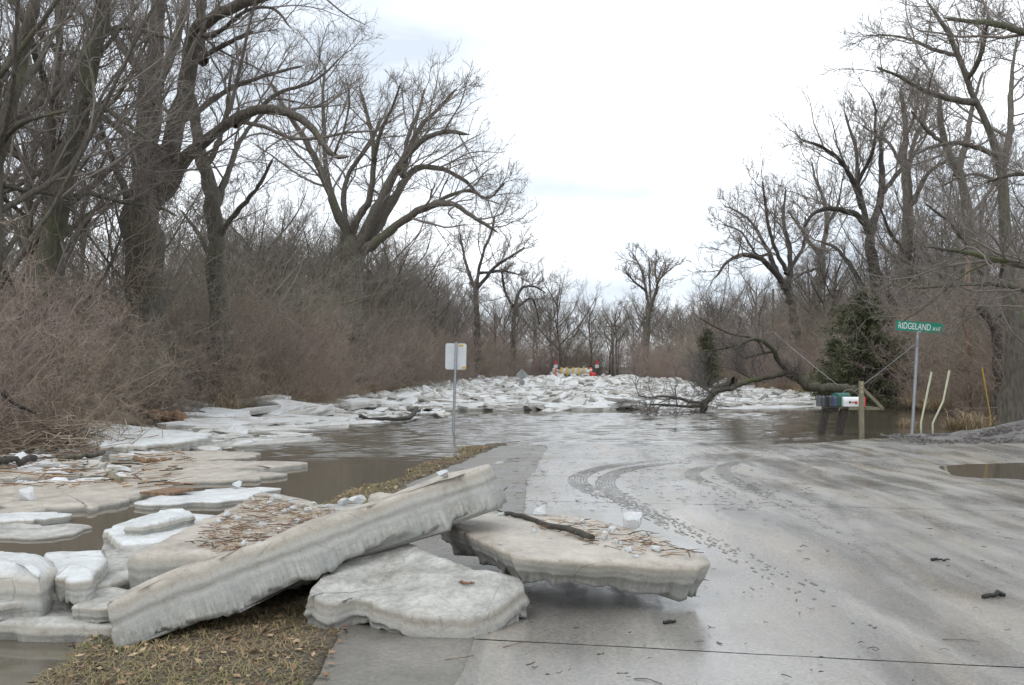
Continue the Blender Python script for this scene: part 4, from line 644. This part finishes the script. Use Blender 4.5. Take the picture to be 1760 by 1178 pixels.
# tyre tracks: tread prints of mud on the road
def tyre_track(px, w, label, seed):
    ctrl = np.array([rz_on(x, y) for x, y in px]); p = smooth_line(ctrl, 60); seg = np.linalg.norm(np.diff(p, axis=0), axis=1); cum = np.concatenate(([0], np.cumsum(seg))); n = int(cum[-1] / .03); s = np.linspace(0, cum[-1], n); p = np.column_stack([np.interp(s, cum, p[:, i]) for i in range(3)]); t = nrm(np.gradient(p, axis=0)); o = np.column_stack((-t[:, 1], t[:, 0], 0 * s)); r = np.random.default_rng(seed); V = []
    for c in range(7):
        a = (c - 3) / 6.4 * w; on_ = False; gap = .55 * np.repeat(r.uniform(size=n // 4 + 2), 4)[:n] + .45 * r.uniform(size=n)
        for k in range(n - 1):
            fade = min(1, k / n * 5 + .3, (n - k) / n * 1.1)
            if gap[k] > .85 * fade: continue
            z = .006 * (1 if (k + c) % 2 else -1) * (.3 if c in (0, 6) else 1); g = o[k] * w * (.03 + .02 * r.uniform()); b0, b1 = p[k] + o[k] * (a + z), p[k + 1] + o[k + 1] * (a - z)
            V += [b0 - g, b0 + g, b1 + g, b1 - g]
    V = np.array(V); V[:, 2] = road_z(V[:, 0], V[:, 1]) + .004; c = V.mean(0); return kind(obj('tyre_track', mesh('tyre_track', V - c, np.arange(len(V)).reshape(-1, 4), smooth=False), M['print'], None, c), 'stuff', label)
tyre_track([(1150, 790), (1060, 800), (1010, 812), (992, 826), (1012, 842), (1050, 858), (1100, 874), (1180, 910), (1290, 965), (1400, 1020), (1520, 1085)], .26, 'left muddy tyre track curving over the wet road', 1)
tyre_track([(1190, 792), (1100, 803), (1055, 815), (1040, 832), (1060, 852), (1105, 878), (1200, 925), (1330, 985), (1460, 1050), (1590, 1120)], .26, 'right muddy tyre track curving over the wet road', 2)
tyre_track([(1300, 790), (1250, 800), (1245, 815), (1290, 840), (1380, 880), (1500, 945)], .22, 'faint outer tyre track farther right on the road', 3); tyre_track([(1220, 800), (1190, 812), (1200, 825), (1250, 845), (1340, 885)], .22, 'faint middle tyre track on the road', 4)
# ------------------------------------------------------------------ grass, dry grass, stones
def blades(P, ln, wd, lean, seed, bias=(0, 0)):
    r = np.random.default_rng(seed); n = len(P); az = r.uniform(0, 6.283, n); th = np.radians(r.uniform(lean[0], lean[1], n)); d = np.column_stack((np.cos(az) * np.sin(th) + bias[0], np.sin(az) * np.sin(th) + bias[1], np.cos(th))); l = r.uniform(ln[0], ln[1], (n, 1)); w = np.column_stack((-np.sin(az), np.cos(az), 0 * az)) * wd * r.uniform(.6, 1.3, (n, 1))
    m = P + d * l * .55; e = P + d * l + np.column_stack((np.cos(az), np.sin(az), -.9 + 0 * az)) * l * .28; e[:, 2] = np.maximum(e[:, 2], P[:, 2] + .003)
    V = np.stack((P - w, P + w, m - w * .8, m + w * .8, e), 1).reshape(-1, 3); b = np.arange(n)[:, None] * 5; return V, b + np.array([0, 1, 3, 2]), b + np.array([2, 3, 4]), np.repeat(r.uniform(0, 1, n), 5)
n = 46000; gy = 4.2 + 16.6 * rng.uniform(0, 1, n) ** 1.7; ge = np.interp(gy, GE[:, 0], GE[:, 1]); gx = ge + .2 * rng.normal(size=n) - rng.uniform(0, 1, n) ** .9 * np.interp(gy, [4, 6, 8, 20], [2.1, 1.7, 1.0, .8]); gz = ground_z(gx, gy); k = (gz > -.02) & ((gx < ge - .05) | (rng.uniform(0, 1, n) < .3))
V, q, t, ci = blades(np.column_stack((gx, gy, np.maximum(gz, -.01)))[k], (.03, .085), .0028, (45, 86), 5); kind(obj('verge_grass', mesh('verge_grass', V, q, t, False, {'ci': ci * .95 * np.clip(.7 + .5 * wav(np.repeat(gx[k], 5), np.repeat(gy[k], 5), 8, 3., 3), .15, 1.05)}), M['grass']), 'stuff', 'flattened dead and mossy grass on the verge')
n = 2600; gy = 4.2 + 16 * rng.uniform(0, 1, n) ** 1.5; gx = np.interp(gy, GE[:, 0], GE[:, 1]) - rng.uniform(-.25, 1.7, n) * np.interp(gy, [4, 7, 20], [1, .8, .35]); gz = ground_z(gx, gy); k = gz > -.01; P = np.column_stack((gx, gy, np.maximum(gz, road_z(gx, gy) - .01) + .012))[k]; n = len(P); u = nrm(rng.normal(size=(n, 3)) * (1, 1, .3)) * rng.uniform(.012, .035, (n, 1)); v = nrm(np.cross(u, rng.normal(size=(n, 3)) * .3 + (0, 0, 1))) * rng.uniform(.008, .02, (n, 1)); V = np.stack((P - u, P + v, P + u, P - v), 1).reshape(-1, 3)
kind(obj('fallen_leaves', mesh('fallen_leaves', V, np.arange(4 * n).reshape(-1, 4), smooth=False, attrs={'ci': np.repeat(rng.uniform(0, 1, n), 4)}), M['reeds']), 'stuff', 'dead brown leaves on the verge')
n = 260; a = rng.uniform(0, 6.28, n); rr = .5 * np.sqrt(rng.uniform(0, 1, n)); P = np.column_stack((rr * np.cos(a), rr * np.sin(a), 0 * a)); V, q, t, ci = blades(P, (.5, 1.15), .008, (8, 60), 6); tuft_me = mesh('dry_grass_clump', V, q, t, False, {'ci': ci}); tuft_me.materials.append(M['straw'])
def tuft(px, py, d, s, label, group=None):
    p = at(px, py, d); o = bpy.data.objects.new('dry_grass_clump', tuft_me); COL.objects.link(o); o.location = (p[0], p[1], max(zg(p[0], p[1]), -.02)); o.rotation_euler = (0, 0, rng.uniform(0, 6)); o.scale = (s * 1.2, s * 1.2, s); return tag(o, label, 'grass clump', group)
tuft(1668, 735, 26.5, .85, 'biggest clump of tan dry grass beside the stone mound'); tuft(1640, 738, 26.8, .42, 'small dry grass clump left of the biggest tan clump'); tuft(1562, 740, 27.5, .42, 'dry grass clump at the foot of the street name sign'); tuft(1700, 732, 28, .5, 'dry grass clump right of the biggest tan clump')
for k in range(16): y = 33 + k * 2.2; tuft(0, 0, 1, 1, 'tan dry grass clump along the left bank edge', 'dry grass along the left bank').location = (xl(y) + rng.uniform(-.5, .7), y, .1); 
for o in [o for o in COL.objects if o.get('group') == 'dry grass along the left bank']: o.scale = (1.2, 1.2, rng.uniform(.7, 1.1))
for k in range(22): y = 36 + k * 1.6; o = tuft(0, 0, 1, 1, 'tan dry grass clump along the far right bank edge', 'dry grass along the right bank'); o.location = (xr(y) + rng.uniform(.3, 2.2), y, .12); o.scale = (1.1, 1.1, rng.uniform(.6, 1.0))
mc = on(1730, 757, .06); X_, Y_ = np.meshgrid(np.linspace(-2.3, 5, 60), np.linspace(-1.4, 2.4, 34)); Z_ = .42 * np.exp(-((X_ - 1.2) / 1.5) ** 2 - (Y_ - .4) ** 2 / .9) + .05 * wav(X_, Y_, 91, 4, 4) * (np.abs(Y_) < 1.3) + .02 - .14 * sst(.7, 1.4, np.abs(Y_ - .3)) - .16 * sst(1.6, 2.3, -X_); i = (np.arange(33)[:, None] * 60 + np.arange(59)[None]).ravel()
mound = tag(obj('stone_mound', mesh('stone_mound', np.stack((X_, Y_, Z_), -1), np.stack((i, i + 1, i + 61, i + 60), -1)), M['stone'], None, mc), 'low grey mound of stones and leaves at the right road edge', 'mound')
mb = MB(); cv = np.array([(x, y, z) for x in (-1, 1) for y in (-1, 1) for z in (-1, 1)], float)
for k in range(2200):
    x, y = rng.uniform(-2.2, 4.8), rng.uniform(-1.0, 1.6); z = .42 * math.exp(-((x - 1.2) / 1.5) ** 2 - (y - .4) ** 2 / .9) + .02; s = rng.uniform(.012, .042); Vc = cv * s * (1, .8, .5) * rng.uniform(.6, 1.2, (8, 3)); a = rng.uniform(0, 6); mb.add(Vc @ np.array([(math.cos(a), -math.sin(a), 0), (math.sin(a), math.cos(a), 0), (0, 0, 1)]).T + (x, y, z), [(0, 1, 3, 2), (4, 6, 7, 5), (0, 4, 5, 1), (2, 3, 7, 6), (0, 2, 6, 4), (1, 5, 7, 3)])
kind(mb.build('stones', M['stone'], mound), 'stuff')
# ------------------------------------------------------------------ signs, posts, mailboxes
def rotm(ax, a):
    c, s = math.cos(a), math.sin(a); return {'x': np.array([(1, 0, 0), (0, c, -s), (0, s, c)]), 'y': np.array([(c, 0, s), (0, 1, 0), (-s, 0, c)]), 'z': np.array([(c, -s, 0), (s, c, 0), (0, 0, 1)])}[ax]
def plate(w, h, th, r, mb=None, c=(0, 0, 0), rot=None, n=5):   # rounded plate standing in x-z, facing -y
    a = []; 
    for cx, cz, a0 in ((w / 2 - r, h / 2 - r, 0), (-w / 2 + r, h / 2 - r, 90), (-w / 2 + r, -h / 2 + r, 180), (w / 2 - r, -h / 2 + r, 270)):
        for k in range(n + 1): t = math.radians(a0 + 90 * k / n); a.append((cx + r * math.cos(t), cz + r * math.sin(t)))
    a = np.array(a); m = len(a); V = np.concatenate((np.column_stack((a[:, 0], np.full(m, -th / 2), a[:, 1])), np.column_stack((a[:, 0], np.full(m, th / 2), a[:, 1])), [(0, -th / 2, 0), (0, th / 2, 0)])); i = np.arange(m); j = (i + 1) % m
    if rot is not None: V = V @ rot.T
    return (mb or MB()).add(V + np.array(c), np.stack((i, i + m, j + m, j), -1), np.concatenate((np.stack((i, j, np.full(m, 2 * m)), -1), np.stack((j + m, i + m, np.full(m, 2 * m + 1)), -1))))
def text_mesh(s, size, name):
    cu = bpy.data.curves.new(name, 'FONT'); cu.body = s; cu.size = size; cu.extrude = .001; cu.align_x = 'LEFT'; o = bpy.data.objects.new(name, cu); COL.objects.link(o); dg = bpy.context.evaluated_depsgraph_get(); me = bpy.data.meshes.new_from_object(o.evaluated_get(dg)); bpy.data.objects.remove(o); me.materials.clear(); return me
# square sign seen from the back
b = on(779, 741, 0); d = b[1]; t_ = at(784, 588, d); s1 = thing('road_sign', 'rectangular road sign seen from its bare back, standing in the water', 'sign', (b[0], b[1], -.4)); tilt = (t_[0] - b[0]) / (t_[2]); H = t_[2] + .4; sc_ = d / F_PX
pd = np.array((tilt, 0, 1.)); MB().tube([(-.4 * tilt, .03, 0), (H * tilt - .4 * tilt, .03, H)], .032, 6).build('post', M['steel'], s1); cpan = np.array((tilt * (H - .4 - .33), 0, H - .36)); R_ = rotm('y', tilt * .5)
plate(36 * sc_, 45 * sc_, .004, .05, c=cpan + (-.0, .075, 0), rot=R_).build('sign_panel', M['panel_back'], s1)
for x, z in ((.13, .27), (.21, -.28)): MB().box(cpan + (x, .069, z), (.11, .004, .05), R_).build('sticker', M['yellow'], s1)
for z in (.2, -.2): MB().tube([cpan + (0, -.008, z), cpan + (0, .07, z)], .012, 6).build('bolt', M['steel'], s1)
# diamond sign with a small plate below
d = 62.; b = at(897, 672, d); s2 = thing('road_sign', 'grey diamond warning sign seen from behind in the ice jam', 'sign', (b[0], d, 0)); sc_ = d / F_PX; top = at(897, 634, d)[2]
MB().tube([(0, 0, 0), (0, 0, top)], .03, 6).build('post', M['steel'], s2); plate(.50, .50, .004, .03, c=(0, .04, at(897, 644, d)[2]), rot=rotm('y', math.pi / 4)).build('sign_panel', M['grey_panel'], s2); plate(.32, .28, .004, .02, c=(0, .04, at(897, 658, d)[2])).build('small_panel', M['grey_panel'], s2)
# street name sign
b = on(1567, 753, .02); d = b[1]; t_ = at(1578, 570, d); s3 = thing('street_sign', 'green street name sign on a leaning steel post', 'sign', (b[0], b[1], -.3)); lean = (t_[0] - b[0]) / t_[2]; Hh = t_[2] + .3
MB().tube([(-.3 * lean, 0, 0), (t_[0] - b[0], 0, Hh)], .036, 8).build('post', M['steel'], s3); sc_ = d / F_PX; pc_ = np.array((t_[0] - b[0] + 2.5 * sc_, 0, Hh + 8 * sc_)); Rp = rotm('y', math.radians(5)) @ rotm('z', math.radians(-8)); Wp, Hp = 78 * sc_, 17 * sc_
pan = plate(Wp, Hp, .006, .015, c=pc_, rot=Rp).build('name_plate', M['green_sign'], s3); MB().box(pc_ - (0, 0, Hp * .5), (.05, .04, .05)).build('bracket', M['steel'], s3)
for txt, size, x0, z0 in (('RIDGELAND', Hp * .92, -.445, -.30), ('AVE', Hp * .56, .275, -.30)):
    me = text_mesh(txt, size, 'lettering'); co = np.empty(len(me.vertices) * 3, np.float32); me.vertices.foreach_get('co', co); co = co.reshape(-1, 3); wt = co[:, 0].max() - co[:, 0].min(); tw = Wp * (.68 if txt[0] == 'R' else .165); co[:, 0] = (co[:, 0] - co[:, 0].min()) * tw / wt; W3 = np.column_stack((co[:, 0] + x0 * Wp, np.full(len(co), -.0055) - co[:, 2], co[:, 1] + z0 * Hp)) @ Rp.T + pc_; me.vertices.foreach_set('co', W3.astype(np.float32).ravel()); me.update(); obj('lettering', me, M['white'], pan)
# marker stakes
def stake(pts, d, label, mats, r=.025):
    P = [at(x, y, d) for x, y in pts]; P = [P[0] - U3 * .3] + P; root = thing('marker_stake', label, 'stake', P[0]); n = len(P); MB().tube(np.array(P) - P[0], r, 6).build('shaft', M[mats[0]], root); a = np.array(P[-2]) - P[0]; e = np.array(P[-1]) - P[0]
    MB().tube([a * .55 + e * .45 + (0, -.004, 0), e + (0, -.004, .004)], r * 1.12, 6).build('reflector_strip', M[mats[1]], root)
stake([(1583, 727), (1601, 640)], 26.5, 'straight pale yellow-green stake leaning right, left of the bent one', ('stake_lime', 'stake_lime')); stake([(1603, 728), (1621, 690), (1632, 637)], 26.3, 'bent pale stake right of the straight one', ('stake_lime', 'stake_lime')); stake([(1702, 712), (1688, 632)], 27.5, 'thin yellow stake leaning left in the brush at the right', ('yellow', 'yellow'), .016); stake([(1737, 695), (1728, 652)], 31, 'faint yellow stake, rightmost in the brush', ('yellow', 'yellow'), .014)
# mailboxes on a beam
D = 24.6; bc = at(1440, 698, D); g0 = -.15
bank = thing('mailbox_stand', 'weathered plank stand on two dark leaning posts holding mailboxes', 'stand', (bc[0], D, g0)); o_ = np.array((bc[0], D, g0)); sc_ = D / F_PX
def ml(px, py, dy=0.): return at(px, py, D + dy) - o_
for (x0, y0, x1, y1) in ((1411, 746, 1420, 701), (1441, 748, 1452, 700)):
    a_, b_ = ml(x0, y0), ml(x1, y1); a_ = a_ - (b_ - a_) * .25; dv = nrm(b_ - a_); xv = nrm(np.cross((0, 1., 0), dv)); Rm = np.column_stack((xv, (0, 1, 0), dv)); MB().box((a_ + b_) / 2, (.15, .15, np.linalg.norm(b_ - a_)), Rm).build('post', M['post'], bank)
bz = ml(1440, 699)[2]; MB().box((ml(1447, 0)[0] + .05, 0, bz - .02), (1.15, .16, .05)).build('beam', M['timber'], bank); MB().box((ml(1423, 0)[0], 0, bz - .07), (.30, .2, .08)).build('bracket', M['post'], bank)
def mailbox(px, dy, l, w, h, rz, mat, label, front=None, extra=None):
    root = thing('mailbox', label, 'mailbox', o_ + np.array((ml(px, 0)[0], dy, bz + .01)), 'mailboxes on the plank stand', rz); n = 9; a = np.linspace(0, math.pi, n); prof = [(-w / 2, 0)] + [(-w / 2 * math.cos(t), h - w / 2 + w / 2 * math.sin(t)) for t in a] + [(w / 2, 0)]; m = len(prof); pr = np.array(prof); V = np.concatenate([np.column_stack((pr[:, 0], np.full(m, y), pr[:, 1])) for y in (-l / 2, l / 2)]); i = np.arange(m); j = (i + 1) % m; mb = MB(); mb.add(np.concatenate((V, [(0, -l / 2, h / 2), (0, l / 2, h / 2)])), np.stack((i, i + m, j + m, j), -1), np.concatenate((np.stack((i, j, np.full(m, 2 * m)), -1), np.stack((j + m, i + m, np.full(m, 2 * m + 1)), -1)))); mb.build('body', M[mat], root)
    f = pr * (1.06, 1.03); V = np.concatenate([np.column_stack((f[:, 0], np.full(m, y), f[:, 1])) for y in (-l / 2 - .012, -l / 2 + .02)]); MB().add(np.concatenate((V, [(0, -l / 2 - .012, h / 2)])), np.stack((i, i + m, j + m, j), -1), np.stack((i, j, np.full(m, 2 * m)), -1)).build('door', M[front or mat], root); return root
for k, (px, mt, lb) in enumerate(((1413, 'box_grey', 'grey metal mailbox, leftmost on the stand'), (1419, 'box_grey', 'grey mailbox second from the left on the stand'), (1425.5, 'box_dark', 'dark mailbox third from the left on the stand'), (1431, 'box_grey', 'grey mailbox left of the blue fronted one'))): mailbox(px, 0, .46, .115, .24, -.95, mt, lb)
mailbox(1435.5, -.03, .46, .11, .24, -.95, 'box_grey', 'blue fronted mailbox next to the green one', 'box_blue'); mailbox(1443, .06, .46, .17, .31, -.95, 'box_green', 'green mailbox behind the white one')
wb = mailbox(1458, -.13, .50, .19, .22, math.pi / 2, 'white', 'white mailbox with red flag, rightmost on the stand', 'red'); wb.rotation_euler = (0, 0, math.pi / 2); MB().box((-.105, .11, .10), (.012, .03, .05)).build('flag_pivot', M['box_dark'], wb); MB().box((-.106, .02, .10), (.008, .17, .018)).build('flag_arm', M['red'], wb); MB().box((-.107, -.04, .09), (.008, .05, .06)).build('flag', M['red'], wb)
hp = [ml(1446, 690, .1) + o_] + [ml(x, y, .1) + o_ for x, y in ((1450, 674), (1462, 670), (1473, 677), (1478, 692), (1474, 702), (1477, 716))]; c = np.mean(hp, 0); tag(MB().tube(smooth_line(np.array(hp) - c, 24), .007, 5).build('wire_hoop', M['wire'], None, True, c), 'thin grey wire hoop curving over the white mailbox', 'wire')
# numbered post with brace
b = on(1481, 752, .0); d = b[1]; np_ = thing('number_post', 'square timber post with gold house numbers right of the mailboxes', 'post', (b[0], d, -.3)); t_ = at(1481, 655, d)[2] + .3; MB().box((0, 0, t_ / 2), (.095, .095, t_)).build('post', M['timber'], np_); sc_ = d / F_PX
for ch, py in (('8', 659.5), ('4', 666), ('0', 673.5)):
    me = text_mesh(ch, .085, 'number'); co = np.empty(len(me.vertices) * 3, np.float32); me.vertices.foreach_get('co', co); co = co.reshape(-1, 3); co[:, 0] -= co[:, 0].mean(); co[:, 1] -= co[:, 1].mean(); me.vertices.foreach_set('co', np.column_stack((co[:, 0], -.0495 - co[:, 2], co[:, 1] + at(0, py, d)[2] + .3)).astype(np.float32).ravel()); me.update(); obj('number', me, M['number'], np_)
q0 = np.array((.05, .06, at(0, 668, d)[2] + .3)); q1 = np.array((at(1512, 0, d)[0] - b[0], .06, at(0, 701, d)[2] + .3)); dv = nrm(q1 - q0); Rm = np.column_stack((nrm(np.cross((0, 1., 0), dv)), (0, 1, 0), dv)); MB().box((q0 + q1) / 2, (.07, .04, np.linalg.norm(q1 - q0)), Rm).build('brace', M['timber'], np_); MB().box(((q1[0] - .2) / 2, .1, q1[2] - .02), (q1[0] + .3, .04, .07)).build('rail', M['timber'], np_)
# utility poles and wires
def pole(px, py0, py1, d, r, label, arm=False, mat='pole'):
    a = at(px, py0, d); z = zg(a[0], a[1]); root = thing('utility_pole', label, 'pole', (a[0], d, z)); h = at(px, py1, d)[2] - z; MB().tube([(0, 0, 0), (.03, 0, h)], [r, r * .75], 9).build('shaft', M[mat], root, True)
    MB().tube([(0.03, 0, h - .02), (.03, 0, h + .03)], r * .5, 8).build('cap', M['steel'], root)
    if arm: MB().box((.03, 0, h - .4), (1.6, .1, .1)).build('crossarm', M[mat], root)
    return a, h + z
pole(1664, 720, 440, 34, .11, 'brown utility pole in the right brush behind the stakes'); pole(1329, 650, 497, 88, .14, 'grey utility pole left of the tall right bank trees', False, 'bark'); pole(1222, 670, 548, 72, .11, 'thin utility pole behind the fallen tree crown'); pole(1053, 640, 556, 128, .14, 'far utility pole left of the lone tree', True, 'bark')
def wire(p, q, r, label, sag=.1):
    P = np.array([p + (q - p) * t - U3 * sag * 4 * t * (1 - t) for t in np.linspace(0, 1, 12)]); c = P.mean(0); tag(MB().tube(P - c, r, 4).build('wire', M['wire'], None, True, c), label, 'wire')
wire(at(1329, 570, 60), at(1440, 662, 36), .012, 'pale cable slanting down to the fallen trunk', .05); wire(at(1222, 578, 60), at(1329, 570, 60), .012, 'pale cable running left from the slanting one', .1); wire(at(1575, 590, 26), at(1468, 673, 25), .008, 'thin dark guy wire between street sign height and mailboxes', .02)
# far end of the road: barrier posts, marker signs, barrel, heaped ice
d = 128.
for k, px in enumerate((965, 975, 985, 994.5, 1004)):
    a = at(px, 646, d); MB_ = MB().tube([(0, 0, -.3), (0, 0, .05), (0, 0, 1.0)], .13, 8); o = MB_.build('barrier_post', M['yellow'], None, True, a); tag(o, 'yellow post at the far end of the road', 'post', 'row of yellow posts at the road end')
    MB().tube([(0, 0, 1.0), (0, 0, 1.06)], .09, 8).build('cap', M['yellow'], o)
for k, px in enumerate((961, 973, 984, 990, 1001, 1010)):
    a = at(px, 644, d + 2.5); o = floe(k, a[0], a[1], a[2] + .55, (.9, .7, 2.6), (.2 * (-1) ** k, .3, k), 'white ice block heaped behind the yellow posts', 'ice blocks behind the yellow posts')
def flag_sign(px, lb, stripe):
    a = at(px, 648, 124); root = thing('marker_sign', lb, 'sign', a - U3 * .4); top = at(px, 630, 124)[2] - a[2] + .4; MB().tube([(0, 0, 0), (0, 0, top + .3)], .05, 6).build('post', M['bark_dark'], root); plate(.46, .40, .02, .03, c=(0, -.06, top)).build('plate', M['panel_back'], root)
    mb = MB(); mb.add([(-.16, -.06, top + .22), (.18, -.06, top + .22), (.10, -.06, top + .75), (-.10, -.06, top + .55), (-.16, 0, top + .22), (.18, 0, top + .22), (.10, 0, top + .75), (-.10, 0, top + .55)], [(0, 1, 2, 3), (7, 6, 5, 4), (0, 4, 5, 1), (1, 5, 6, 2), (2, 6, 7, 3), (3, 7, 4, 0)]); mb.build('flag', M['red'], root)
    if stripe: MB().box((.03, -.07, top * .45 + .1), (.16, .03, top * .7)).build('red_stripe', M['orange'], root)
flag_sign(955, 'left small sign with red flag and red striped post at the road end', True); flag_sign(1026, 'right small sign with red flag at the road end', False)
a = at(1015.5, 646, 122); root = thing('delineator', 'tall orange and white marker left of the right flagged sign', 'marker', a - U3 * .2); MB().tube([(0, 0, 0), (0, 0, 1.15)], .17, 10).build('tube', M['orange'], root, True); MB().tube([(0, 0, .7), (0, 0, .95)], .178, 10).build('white_band', M['white'], root, True)
a = at(1019, 647, 120); root = thing('traffic_barrel', 'red plastic barrel tipped beside the orange marker', 'barrel', a - U3 * .1); MB().tube([(-.2, 0, .2), (.0, 0, .25), (.35, 0, .2)], [.26, .30, .24], 12).build('drum', M['red'], root, True)
